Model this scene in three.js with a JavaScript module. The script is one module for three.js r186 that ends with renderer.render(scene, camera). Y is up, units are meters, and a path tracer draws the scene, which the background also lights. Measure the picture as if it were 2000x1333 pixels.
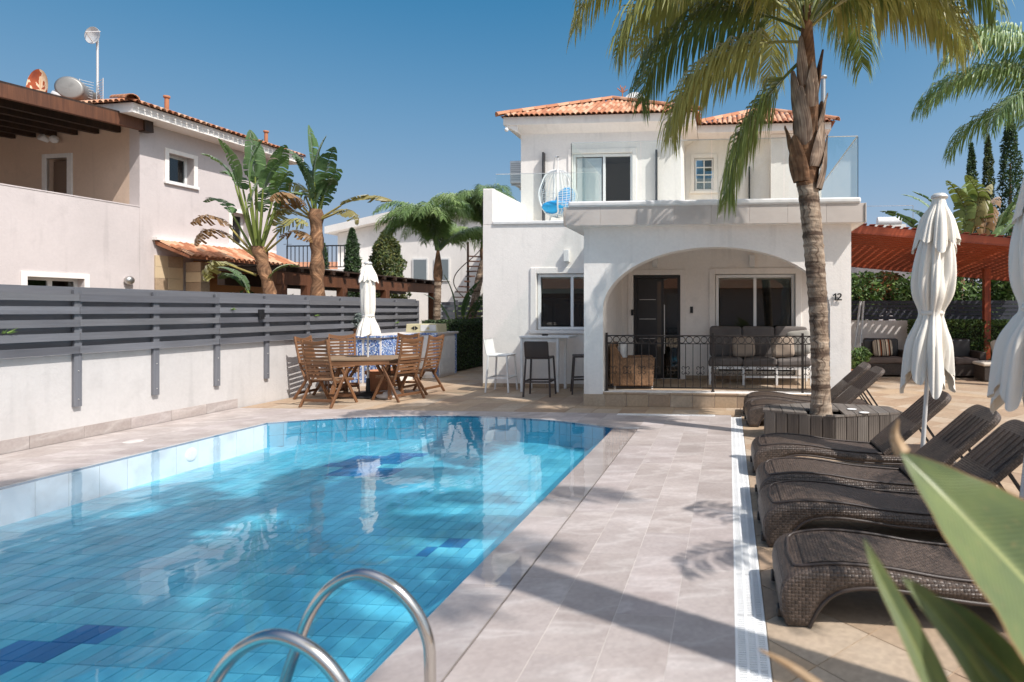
import * as THREE from 'three';
import { mergeGeometries, mergeVertices } from 'three/addons/utils/BufferGeometryUtils.js';
import { RoundedBoxGeometry } from 'three/addons/geometries/RoundedBoxGeometry.js';
import { TextGeometry } from 'three/addons/geometries/TextGeometry.js';
import { FontLoader } from 'three/addons/loaders/FontLoader.js';

// ---------------------------------------------------------------- camera, sky, sun, exposure
const scene = new THREE.Scene();
const camera = new THREE.PerspectiveCamera(2 * Math.atan(666.5 / 1200) * 180 / Math.PI, 2000 / 1333, 0.05, 2000);
camera.position.set(0, 1.6, 0);
camera.rotation.y = 4.95 * Math.PI / 180;
camera.setViewOffset(2000, 1333, -320, 59.5, 2000, 1333);      // shifted lens: the horizon sits above the middle
camera.focus = 9; camera.userData.fStop = 2;
const renderer = new THREE.WebGLRenderer({ antialias: true });
renderer.setSize(1024, 682);
renderer.toneMapping = THREE.LinearToneMapping;
renderer.toneMappingExposure = 1.52;
renderer.shadowMap.enabled = true;
const SUN = new THREE.Vector3(0.545, 0.785, 0.295).normalize();
{
  const W = 512, Hh = 256, d = new Float32Array(W * Hh * 4), v = new THREE.Vector3();
  for (let j = 0; j < Hh; j++) for (let i = 0; i < W; i++) {
    const th = ((j + 0.5) / Hh - 0.5) * Math.PI, ph = ((i + 0.5) / W - 0.5) * 2 * Math.PI;
    v.set(Math.cos(th) * Math.cos(ph), Math.sin(th), Math.cos(th) * Math.sin(ph));
    const e = Math.max(0, v.y), k = Math.pow(1 - e, 3.2);
    const sky = [Math.max(0.01, -0.045 + 0.59 * k), 0.10 + 0.85 * k - 0.46 * k * k, 0.30 + 1.02 * k - 0.82 * k * k].map((x) => Math.max(0.002, x / 1.52 - 0.012));   // deep blue overhead, pale haze at the horizon
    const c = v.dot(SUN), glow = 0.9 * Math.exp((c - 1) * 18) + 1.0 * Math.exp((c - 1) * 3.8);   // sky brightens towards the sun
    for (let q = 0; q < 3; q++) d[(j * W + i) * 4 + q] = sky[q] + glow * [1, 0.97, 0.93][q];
    d[(j * W + i) * 4 + 3] = 1;
  }
  const t = new THREE.DataTexture(d, W, Hh, THREE.RGBAFormat, THREE.FloatType);
  t.mapping = THREE.EquirectangularReflectionMapping; t.magFilter = t.minFilter = THREE.LinearFilter; t.needsUpdate = true;
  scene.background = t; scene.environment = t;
}
const sun = new THREE.DirectionalLight(new THREE.Color().setRGB(1, 0.95, 0.9), 3.35);
sun.name = 'sun';
sun.position.copy(SUN).multiplyScalar(40); sun.target.position.set(0, 0, -8);
sun.position.add(sun.target.position); sun.castShadow = true;
Object.assign(sun.shadow.camera, { left: -30, right: 30, top: 30, bottom: -30, near: 1, far: 120 });
sun.shadow.mapSize.set(4096, 4096);
scene.add(sun, sun.target);

// ---------------------------------------------------------------- helpers
let seed = 12345;
const rnd = () => { seed = (seed + 0x6d2b79f5) | 0; let t = Math.imul(seed ^ (seed >>> 15), 1 | seed); t = (t + Math.imul(t ^ (t >>> 7), 61 | t)) ^ t; return ((t ^ (t >>> 14)) >>> 0) / 4294967296; };
const rr = (a, b) => a + (b - a) * rnd();
const reseed = (s) => { seed = s; };
const V = (x, y, z) => new THREE.Vector3(x, y, z);
const D2R = Math.PI / 180;
const used = {};
const numbered = (n) => { used[n] = (used[n] ?? -1) + 1; return used[n] ? n + '_' + String(used[n]).padStart(3, '0') : n; };
function describe(o, label, category, group, kind) {
  if (label) o.userData.label = label;
  if (category) o.userData.category = category;
  if (group) o.userData.group = group;
  if (kind) o.userData.kind = kind;
  return o;
}
function thing(name, label, category, pos = [0, 0, 0], turn = 0, group) {
  const o = new THREE.Group(); o.name = numbered(name); o.position.set(...pos); o.rotation.y = turn; scene.add(o);
  return describe(o, label, category, group);
}
const geoOf = (g) => Array.isArray(g) ? merge(g) : g;
function part(parent, name, g, m, kind) { const o = new THREE.Mesh(geoOf(g), m); o.name = name; parent.add(o); if (kind) o.userData.kind = kind; return o; }
function wpart(parent, name, g, m, kind) { const o = geoOf(g), p = parent.position; if (parent.parent === scene || parent === scene) o.translate(-p.x, -p.y, -p.z); else { const q = parent.parent.position; o.translate(-q.x, -q.y, -q.z); } return part(parent, name, o, m, kind); }
function single(name, g, m, label, category, group, kind) { const o = new THREE.Mesh(geoOf(g), m); o.name = numbered(name); scene.add(o); return describe(o, label, category, group, kind); }
function structure(name, g, m) { return single(name, g, m, null, null, null, 'structure'); }
function copyOf(o, pos, turn, label, group) {
  const c = o.clone(); c.name = numbered(o.name.replace(/_\d{3}$/, '')); scene.add(c); c.position.set(...pos); c.rotation.y = turn;
  c.userData = { ...o.userData, label }; if (group) c.userData.group = group; return c;
}
function merge(list) {
  const l = list.flat(9).map((g) => { const n = g.index ? g.toNonIndexed() : g; for (const k of Object.keys(n.attributes)) if (!['position', 'normal', 'uv'].includes(k)) n.deleteAttribute(k); if (!n.attributes.normal) n.computeVertexNormals(); if (!n.attributes.uv) boxUV(n); return n; });
  return l.length === 1 ? l[0] : mergeGeometries(l);
}
// uv in metres from the dominant axis of each face
function boxUV(g, s = 1, ou = 0, ov = 0) {
  if (g.index) { const n = g.toNonIndexed(); g.index = null; for (const k in n.attributes) g.setAttribute(k, n.attributes[k]); }
  const p = g.attributes.position, uv = new Float32Array(p.count * 2), a = V(), b = V(), c = V();
  for (let i = 0; i < p.count; i += 3) {
    a.fromBufferAttribute(p, i); b.fromBufferAttribute(p, i + 1); c.fromBufferAttribute(p, i + 2);
    const n = b.clone().sub(a).cross(c.clone().sub(a)), x = Math.abs(n.x), y = Math.abs(n.y), z = Math.abs(n.z);
    [a, b, c].forEach((q, k) => {
      const w = y >= x && y >= z ? [q.x, q.z] : x >= z ? [q.z, q.y] : [q.x, q.y];
      uv[(i + k) * 2] = w[0] * s + ou; uv[(i + k) * 2 + 1] = w[1] * s + ov;
    });
  }
  g.setAttribute('uv', new THREE.BufferAttribute(uv, 2));
  return g;
}
const bx = (x0, x1, y0, y1, z0, z1) => boxUV(new THREE.BoxGeometry(Math.abs(x1 - x0), Math.abs(y1 - y0), Math.abs(z1 - z0)).translate((x0 + x1) / 2, (y0 + y1) / 2, (z0 + z1) / 2));
const rbx = (x0, x1, y0, y1, z0, z1, r = 0.01, s = 2) => boxUV(new RoundedBoxGeometry(Math.abs(x1 - x0), Math.abs(y1 - y0), Math.abs(z1 - z0), s, r).translate((x0 + x1) / 2, (y0 + y1) / 2, (z0 + z1) / 2));
// bevelled box, 44 triangles
function cbx(x0, x1, y0, y1, z0, z1, c = 0.004) {
  const s = new THREE.Shape(); const w = (x1 - x0) / 2 - c, h = (y1 - y0) / 2 - c;
  s.moveTo(-w, -h); s.lineTo(w, -h); s.lineTo(w, h); s.lineTo(-w, h); s.closePath();
  const g = new THREE.ExtrudeGeometry(s, { depth: Math.abs(z1 - z0) - 2 * c, bevelEnabled: true, bevelThickness: c, bevelSize: c, bevelSegments: 1, steps: 1 });
  return boxUV(g.translate((x0 + x1) / 2, (y0 + y1) / 2, Math.min(z0, z1) + c));
}
// a squared bar from p to q, w wide (sideways) and t thick, lengthwise grain along v
function bar(p, q, w, t, round = 0) {
  const a = V(...p), b = V(...q), L = a.distanceTo(b);
  const g = round ? new RoundedBoxGeometry(w, L, t, 1, round) : new THREE.BoxGeometry(w, L, t);
  boxUV(g);
  const y = b.clone().sub(a).normalize(), ref = Math.abs(y.y) > 0.98 ? V(0, 0, 1) : V(0, 1, 0), x = y.clone().cross(ref).normalize(), z = x.clone().cross(y);
  g.applyMatrix4(new THREE.Matrix4().makeBasis(x, y, z).setPosition(a.add(b).multiplyScalar(0.5)));
  return g;
}
const rod = (p, q, r, seg = 8, r2 = r) => {
  const a = V(...p), b = V(...q), L = a.distanceTo(b), g = new THREE.CylinderGeometry(r2, r, L, seg);
  g.applyQuaternion(new THREE.Quaternion().setFromUnitVectors(V(0, 1, 0), b.clone().sub(a).normalize()));
  return g.translate((a.x + b.x) / 2, (a.y + b.y) / 2, (a.z + b.z) / 2);
};
const tube = (pts, r, seg = 32, rad = 8, closed = false) => new THREE.TubeGeometry(new THREE.CatmullRomCurve3(pts.map((p) => V(...p)), closed), seg, r, rad, closed);
// skin over rings of points (each ring an array of Vector3 of equal length)
function loft(rings, closed = true, caps = true, us = 1, vs = 1) {
  const n = rings[0].length, m = rings.length, pos = [], uv = [], idx = [], N = closed ? n + 1 : n;
  let vl = 0;
  for (let j = 0; j < m; j++) {
    if (j) vl += rings[j][0].distanceTo(rings[j - 1][0]);
    let ul = 0;
    for (let i = 0; i < N; i++) { const p = rings[j][i % n]; if (i) ul += p.distanceTo(rings[j][(i - 1) % n]); pos.push(p.x, p.y, p.z); uv.push(ul * us, vl * vs); }
  }
  for (let j = 0; j < m - 1; j++) for (let i = 0; i < N - 1; i++) { const a = j * N + i, b = a + 1, c = a + N, d = c + 1; idx.push(a, b, d, a, d, c); }
  const g = new THREE.BufferGeometry();
  g.setAttribute('position', new THREE.Float32BufferAttribute(pos, 3)); g.setAttribute('uv', new THREE.Float32BufferAttribute(uv, 2)); g.setIndex(idx);
  g.computeVertexNormals();
  if (closed) { const nn = g.attributes.normal; for (let j = 0; j < m; j++) { const a = j * N, b = a + n, v = V(nn.getX(a) + nn.getX(b), nn.getY(a) + nn.getY(b), nn.getZ(a) + nn.getZ(b)).normalize(); nn.setXYZ(a, v.x, v.y, v.z); nn.setXYZ(b, v.x, v.y, v.z); } }
  if (!closed || !caps) return g;
  const cap = (r, flip) => {
    const c = r.reduce((s, p) => s.add(p), V()).multiplyScalar(1 / n), q = [], u = [];
    for (let i = 0; i < n; i++) { const a = r[i], b = r[(i + 1) % n], t = flip ? [c, b, a] : [c, a, b]; for (const p of t) { q.push(p.x, p.y, p.z); u.push(p.x, p.z); } }
    const k = new THREE.BufferGeometry(); k.setAttribute('position', new THREE.Float32BufferAttribute(q, 3)); k.setAttribute('uv', new THREE.Float32BufferAttribute(u, 2)); k.computeVertexNormals(); return k;
  };
  return mergeGeometries([g.toNonIndexed(), cap(rings[0], true), cap(rings[m - 1], false)]);
}
const ring = (x, y, z, rx, rz = rx, n = 12, ph = 0) => Array.from({ length: n }, (_, i) => { const a = -i / n * 2 * Math.PI + ph; return V(x + rx * Math.cos(a), y, z + rz * Math.sin(a)); });
const lathe = (pts, seg = 20) => new THREE.LatheGeometry(pts.map((p) => new THREE.Vector2(...p)), seg);
function extrudeXY(pts, z0, z1, bevel = 0, holes = []) {            // pts: [x,y] outline or a Shape
  const s = Array.isArray(pts) ? new THREE.Shape(pts.map((p) => new THREE.Vector2(...p))) : pts;
  for (const h of holes) s.holes.push(Array.isArray(h) ? new THREE.Path(h.map((p) => new THREE.Vector2(...p))) : h);
  const g = new THREE.ExtrudeGeometry(s, { depth: Math.abs(z1 - z0) - 2 * bevel, bevelEnabled: bevel > 0, bevelThickness: bevel, bevelSize: bevel, bevelOffset: -bevel, bevelSegments: 2, curveSegments: 24 });
  return boxUV(g.translate(0, 0, Math.min(z0, z1) + bevel));
}
const extrudeXZ = (pts, y0, y1, holes = []) => {                     // pts: [x,z] outline, flat slab between two heights
  const f = (l) => l.map(([x, z]) => [x, -z]);
  const g = extrudeXY(f(pts), 0, y1 - y0, 0, holes.map(f)); g.rotateX(-Math.PI / 2).translate(0, y0, 0); return boxUV(g);
};
const extrudeZY = (pts, x0, x1, bevel = 0, holes = []) => boxUV(extrudeXY(pts, 0, Math.abs(x1 - x0), bevel, holes).rotateY(-Math.PI / 2).translate(Math.max(x0, x1), 0, 0)); // pts: [z,y]

// ---------------------------------------------------------------- computed textures
const hsh = (x, y, s) => { let h = Math.imul(x, 374761393) + Math.imul(y, 668265263) + Math.imul(s, 982451653); h = Math.imul(h ^ (h >>> 13), 1274126177); return ((h ^ (h >>> 16)) >>> 0) / 4294967296; };
function vn(x, y, px, py, s) {
  const ix = Math.floor(x), iy = Math.floor(y), fx = x - ix, fy = y - iy, w = (a, p) => ((a % p) + p) % p;
  const u = fx * fx * (3 - 2 * fx), v = fy * fy * (3 - 2 * fy), x0 = w(ix, px), x1 = w(ix + 1, px), y0 = w(iy, py), y1 = w(iy + 1, py);
  const a = hsh(x0, y0, s), b = hsh(x1, y0, s), c = hsh(x0, y1, s), d = hsh(x1, y1, s);
  return a + (b - a) * u + (c - a) * v + (a - b - c + d) * u * v;
}
function fbm(u, v, fx, fy, oct = 4, s = 1) { let r = 0, a = 0.5, t = 0; for (let o = 0; o < oct; o++) { r += a * vn(u * fx, v * fy, fx, fy, s + o * 17); t += a; a *= 0.5; fx *= 2; fy *= 2; } return r / t; }
function tex(w, h, fn, color = true, metres = 1, metresV = metres) {
  const d = new Uint8Array(w * h * 4);
  for (let y = 0; y < h; y++) for (let x = 0; x < w; x++) {
    const c = fn((x + 0.5) / w, (y + 0.5) / h), o = (y * w + x) * 4, q = typeof c === 'number' ? [c, c, c] : c;
    for (let k = 0; k < 3; k++) d[o + k] = Math.max(0, Math.min(255, q[k] * 255)); d[o + 3] = q.length > 3 ? q[3] * 255 : 255;
  }
  const t = new THREE.DataTexture(d, w, h, THREE.RGBAFormat);
  t.wrapS = t.wrapT = THREE.RepeatWrapping; t.magFilter = THREE.LinearFilter; t.minFilter = THREE.LinearMipmapLinearFilter; t.generateMipmaps = true;
  if (color) t.colorSpace = THREE.SRGBColorSpace;
  t.repeat.set(1 / metres, 1 / metresV); t.needsUpdate = true; return t;
}
const mul = (c, k) => c.map((x) => x * k), lerp3 = (a, b, t) => a.map((x, i) => x + (b[i] - x) * t);
const S = (hex) => [(hex >> 16) / 255, ((hex >> 8) & 255) / 255, (hex & 255) / 255];
const std = (o) => new THREE.MeshStandardMaterial(o), phy = (o) => new THREE.MeshPhysicalMaterial(o);
const fit = (t, a, b = a) => { const c = t.clone(); c.repeat.set(1 / a, 1 / b); c.needsUpdate = true; return c; };

// grain and stains, no light
const stuccoC = tex(512, 512, (u, v) => { const n = fbm(u, v, 4, 4, 5, 3), f = fbm(u, v, 90, 90, 2, 5), st = Math.max(0, fbm(u, v, 22, 2, 4, 8) - 0.6) * 0.6 + Math.max(0, fbm(u, v, 9, 9, 4, 15) - 0.66) * 0.5; return mul([1, 0.995, 0.99], 0.93 + 0.07 * n + 0.03 * (f - 0.5) - st * 0.35); }, true, 3.1);
const stuccoB = tex(512, 512, (u, v) => fbm(u, v, 64, 64, 3, 9) * 0.6 + fbm(u, v, 12, 12, 3, 4) * 0.4, false, 1.3);
const stoneC = tex(1024, 1024, (u, v) => {
  const w = fbm(u, v, 5, 5, 4, 21), a = fbm(u + 0.16 * w, v + 0.1 * w, 5, 12, 5, 22), vein = Math.pow(1 - Math.abs(2 * fbm(u + 0.25 * w + v * 1, v, 4, 10, 4, 23) - 1), 9), f = fbm(u, v, 120, 120, 2, 27);
  const c = lerp3(S(0xb4a8a2), S(0xdad0cb), a); return mul(lerp3(c, S(0xeee8e4), vein * 0.5), 0.95 + 0.08 * (f - 0.5) + 0.10 * (w - 0.5));
}, true, 2.6);
const stoneR = tex(512, 512, (u, v) => 0.5 + 0.3 * fbm(u, v, 10, 10, 4, 31), false, 1.7);
const stoneB = tex(512, 512, (u, v) => fbm(u, v, 8, 20, 5, 33), false, 1.1);
const tanC = tex(512, 512, (u, v) => { const a = fbm(u, v, 5, 5, 4, 41), f = fbm(u, v, 80, 80, 2, 43); return mul(lerp3(S(0xcbb296), S(0xe4d0b8), a), 0.95 + 0.12 * (f - 0.5)); }, true, 1.9);
const woodC = (lo, hi, s, m = 1, k = 26) => tex(256, 512, (u, v) => { const g = fbm(u, v, k, 3, 4, s), l = fbm(u, v, 90, 4, 2, s + 5), b = fbm(u, v, 3, 3, 2, s + 9); return mul(lerp3(S(lo), S(hi), 0.7 * g + 0.3 * l), 0.88 + 0.24 * b); }, true, m * 0.5, m);
const woodB = tex(256, 512, (u, v) => fbm(u, v, 60, 5, 3, 55), false, 0.5, 1);
const blotC = tex(256, 256, (u, v) => { const n = fbm(u, v, 5, 5, 5, 61); return mul([1, 1, 1], 0.82 + 0.3 * n); }, true, 1);
const plasticC = tex(256, 256, (u, v) => mul([1, 1, 1], 0.9 + 0.1 * fbm(u, v, 8, 8, 4, 67)), true, 0.8);
// wicker: over-under weave
const weave = (u, v, n) => { const x = u * n, y = v * n, ix = Math.floor(x), iy = Math.floor(y), fx = x - ix - 0.5, fy = y - iy - 0.5, o = (ix + iy) & 1; return o ? [Math.max(0, 1 - 4 * fy * fy) * (0.65 + 0.35 * Math.cos(fx * 3.1)), o] : [Math.max(0, 1 - 4 * fx * fx) * (0.65 + 0.35 * Math.cos(fy * 3.1)), o]; };
const wickerB = tex(512, 512, (u, v) => weave(u, v, 32)[0], false, 0.56);
const wickerC = tex(512, 512, (u, v) => { const [h, o] = weave(u, v, 32), n = hsh(Math.floor(u * 32), Math.floor(v * 32), 71); return mul([1, 0.97, 0.94], (0.72 + 0.28 * n) * (o ? 1 : 0.86)); }, true, 0.56);
const clothB = tex(256, 256, (u, v) => 0.5 * fbm(u, v, 64, 64, 2, 81) + 0.5 * fbm(u, v, 8, 8, 3, 82), false, 0.3);

// materials
const M = {};
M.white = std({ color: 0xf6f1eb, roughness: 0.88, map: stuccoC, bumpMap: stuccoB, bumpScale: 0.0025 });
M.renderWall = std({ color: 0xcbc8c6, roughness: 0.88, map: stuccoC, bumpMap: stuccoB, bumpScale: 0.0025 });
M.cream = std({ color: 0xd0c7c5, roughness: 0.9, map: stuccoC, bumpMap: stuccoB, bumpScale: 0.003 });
M.paint = std({ color: 0xecebe8, roughness: 0.42, map: plasticC });
M.frameWhite = std({ color: 0xe9e9e7, roughness: 0.35 });
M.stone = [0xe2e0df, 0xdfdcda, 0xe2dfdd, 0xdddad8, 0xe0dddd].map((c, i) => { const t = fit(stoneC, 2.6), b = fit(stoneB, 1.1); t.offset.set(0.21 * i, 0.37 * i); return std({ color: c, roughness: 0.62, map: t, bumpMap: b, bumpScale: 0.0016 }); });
const paleC = tex(512, 512, (u, v) => { const w = fbm(u, v, 5, 5, 4, 25), a = fbm(u + 0.2 * w, v + 0.1 * w, 5, 11, 5, 26); return mul(lerp3(S(0xcfc6bf), S(0xeae4de), a), 0.95 + 0.1 * (w - 0.5)); }, true, 2.6);
M.cladding = ['a', 'b', 'c'].map((_, i) => { const t = fit(paleC, 2.6); t.offset.set(0.4 * i, 0.3 * i); return std({ color: 0xf4f1ee, roughness: 0.6, map: t, bumpMap: stoneB, bumpScale: 0.0014 }); });
M.grout = std({ color: 0xcfc8c2, roughness: 0.95, map: blotC });
M.tan = [0xd8d8d8, 0xcec9c4, 0xd8d1c8, 0xc9c0b9].map((c, i) => { const t = fit(tanC, 1.9); t.offset.set(0.31 * i, 0.17 * i); return std({ color: c, roughness: 0.7, map: t, bumpMap: stoneB, bumpScale: 0.001 }); });
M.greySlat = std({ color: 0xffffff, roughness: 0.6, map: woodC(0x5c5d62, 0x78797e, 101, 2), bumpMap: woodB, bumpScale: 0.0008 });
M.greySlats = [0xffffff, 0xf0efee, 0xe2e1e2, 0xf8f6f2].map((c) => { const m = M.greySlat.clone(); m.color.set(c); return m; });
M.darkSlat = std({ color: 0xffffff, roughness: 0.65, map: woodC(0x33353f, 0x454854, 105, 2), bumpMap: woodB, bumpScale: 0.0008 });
M.teak = std({ color: 0xffffff, roughness: 0.6, map: woodC(0x664328, 0x936a4a, 111, 1), bumpMap: woodB, bumpScale: 0.0006 });
M.teak2 = std({ color: 0xffffff, roughness: 0.62, map: woodC(0x563820, 0x80583a, 112, 1), bumpMap: woodB, bumpScale: 0.0006 });
M.teakGrey = std({ color: 0xffffff, roughness: 0.7, map: woodC(0x6f5a47, 0x9a8468, 113, 1), bumpMap: woodB, bumpScale: 0.0008 });
M.darkWood = std({ color: 0xffffff, roughness: 0.6, map: woodC(0x22150f, 0x47301f, 115, 2), bumpMap: woodB, bumpScale: 0.001 });
M.brownWood = std({ color: 0xffffff, roughness: 0.65, map: woodC(0x4a2c1c, 0x7b4e33, 116, 2), bumpMap: woodB, bumpScale: 0.001 });
M.redWood = std({ color: 0xffffff, roughness: 0.5, map: woodC(0x6e2a14, 0xa9502a, 117, 2), bumpMap: woodB, bumpScale: 0.001 });
M.deckWood = [0xffffff, 0xe9e6e4, 0xdcd8d6].map((c, i) => std({ color: c, roughness: 0.6, map: woodC(0x5c5650, 0x857d75, 118 + i, 1), bumpMap: woodB, bumpScale: 0.001 }));
M.wicker = std({ color: 0x62564e, roughness: 0.42, map: wickerC, bumpMap: wickerB, bumpScale: 0.0035 });
M.wickerFrame = std({ color: 0x453b36, roughness: 0.4, map: plasticC });
M.wickerSofa = std({ color: 0x4b4039, roughness: 0.6, map: wickerC, bumpMap: wickerB, bumpScale: 0.004 });
M.wickerTan = std({ color: 0xb08a68, roughness: 0.6, map: wickerC, bumpMap: wickerB, bumpScale: 0.003 });
M.black = std({ color: 0x1b1b1d, roughness: 0.45 });
M.iron = std({ color: 0x3a332f, roughness: 0.5, metalness: 0.4, map: plasticC });
M.anthracite = std({ color: 0x2e2d2e, roughness: 0.4, map: plasticC });
M.chrome = std({ color: 0xc9c5bf, roughness: 0.2, metalness: 1 });
M.steel = std({ color: 0xb9b7b3, roughness: 0.35, metalness: 0.9 });
M.alu = std({ color: 0xd4d4d2, roughness: 0.42, metalness: 0.35 });
M.canvas = std({ color: 0xe9e3d8, roughness: 0.95, bumpMap: clothB, bumpScale: 0.0015, side: THREE.DoubleSide });
M.taupe = std({ color: 0x6b5d55, roughness: 0.95, bumpMap: clothB, bumpScale: 0.002, map: blotC });
M.cushGrey = std({ color: 0x6a635f, roughness: 0.95, bumpMap: clothB, bumpScale: 0.002, map: blotC });
M.pillow = std({ color: 0x9d8c7c, roughness: 0.95, bumpMap: clothB, bumpScale: 0.002, map: blotC });
M.blueCush = std({ color: 0x1ba0dc, roughness: 0.9, bumpMap: clothB, bumpScale: 0.002 });
M.glass = phy({ color: 0xfafdfc, specularIntensity: 0.6, roughness: 0.0, transmission: 1, thickness: 0, ior: 1.5 });
M.winGlass = phy({ color: 0xb9c2c4, roughness: 0.0, transmission: 1, thickness: 0, ior: 1.6 });
M.room = std({ color: 0xb9afa4, roughness: 0.9 });
M.roomDark = std({ color: 0x8b8076, roughness: 0.9 });
M.blind = std({ color: 0xd8d2c2, roughness: 0.9 });
M.terra = [0xbb8260, 0xb07452, 0xc99a7a, 0xa4694a, 0xcaa284].map((c) => std({ color: c, roughness: 0.82, map: blotC, bumpMap: stuccoB, bumpScale: 0.002 }));
M.beige = std({ color: 0xd9c3a0, roughness: 0.8, map: stuccoC, bumpMap: stuccoB, bumpScale: 0.003 });
M.plastic = std({ color: 0xf0f0ee, roughness: 0.5, map: plasticC });
M.rust = std({ color: 0xffffff, roughness: 0.8, map: tex(256, 256, (u, v) => { const n = fbm(u, v, 7, 3, 4, 121); return n > 0.52 ? lerp3(S(0xd8c4a8), S(0xc49a72), (n - 0.52) * 4) : lerp3(S(0x5f2413), S(0xa04c25), n * 1.8); }, true, 1) });
M.tank = std({ color: 0x96948f, roughness: 0.5, metalness: 0.5, map: blotC });
M.farPane = phy({ color: 0x7d868a, roughness: 0.08 });
M.soil = std({ color: 0x8a7a66, roughness: 1, map: blotC });
// ---------------------------------------------------------------- ground, pool, paving
const POOL = { x0: -6.6, x1: -1.54, z0: 1.3, zEnd: -8.25, floor: -0.36 };
const arcZ = (x) => -4.65 - Math.sqrt(Math.max(0, 19.36 - (x + 4.07) ** 2));
const poolArc = (grow = 0, x0 = POOL.x0 - grow, x1 = POOL.x1 + grow, n = 28) => Array.from({ length: n + 1 }, (_, i) => { const x = x0 + (x1 - x0) * i / n, c = Math.max(POOL.x0, Math.min(POOL.x1, x)); return [x, arcZ(c) - grow]; });
{
  const R = 900, out = [[-R, R], [-R, -R], [R, -R], [R, R]], hole = [[-1.2, 1.32], ...poolArc(0.0, POOL.x0, -1.2).reverse(), [-6.6, 1.32]];
  structure('ground', extrudeXZ(out, -0.12, -0.05, [hole]), M.soil);
}
const prism = (pts, y0, y1) => {                                    // thin convex tile, [x,z] outline counted either way round
  let a = 0; pts.forEach(([x, z], i) => { const q = pts[(i + 1) % pts.length]; a += x * q[1] - q[0] * z; }); if (a < 0) pts = [...pts].reverse();
  const pos = [], n = pts.length, tri = (...v) => pos.push(...v.flat());
  for (let i = 1; i < n - 1; i++) tri([pts[0][0], y1, pts[0][1]], [pts[i + 1][0], y1, pts[i + 1][1]], [pts[i][0], y1, pts[i][1]]);
  for (let i = 0; i < n; i++) { const p = pts[i], q = pts[(i + 1) % n]; tri([p[0], y0, p[1]], [p[0], y1, p[1]], [q[0], y1, q[1]]); tri([p[0], y0, p[1]], [q[0], y1, q[1]], [q[0], y0, q[1]]); }
  const g = new THREE.BufferGeometry(); g.setAttribute('position', new THREE.Float32BufferAttribute(pos, 3)); g.computeVertexNormals(); return boxUV(g);
};
const clip = (pts, f) => { const o = []; pts.forEach((p, i) => { const q = pts[(i + 1) % pts.length], a = f(p), b = f(q); if (a >= 0) o.push(p); if ((a > 0 && b < 0) || (a < 0 && b > 0)) { const t = a / (a - b); o.push([p[0] + (q[0] - p[0]) * t, p[1] + (q[1] - p[1]) * t]); } }); return o; };
const pick = (a) => a[Math.floor(rnd() * a.length)];

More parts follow.
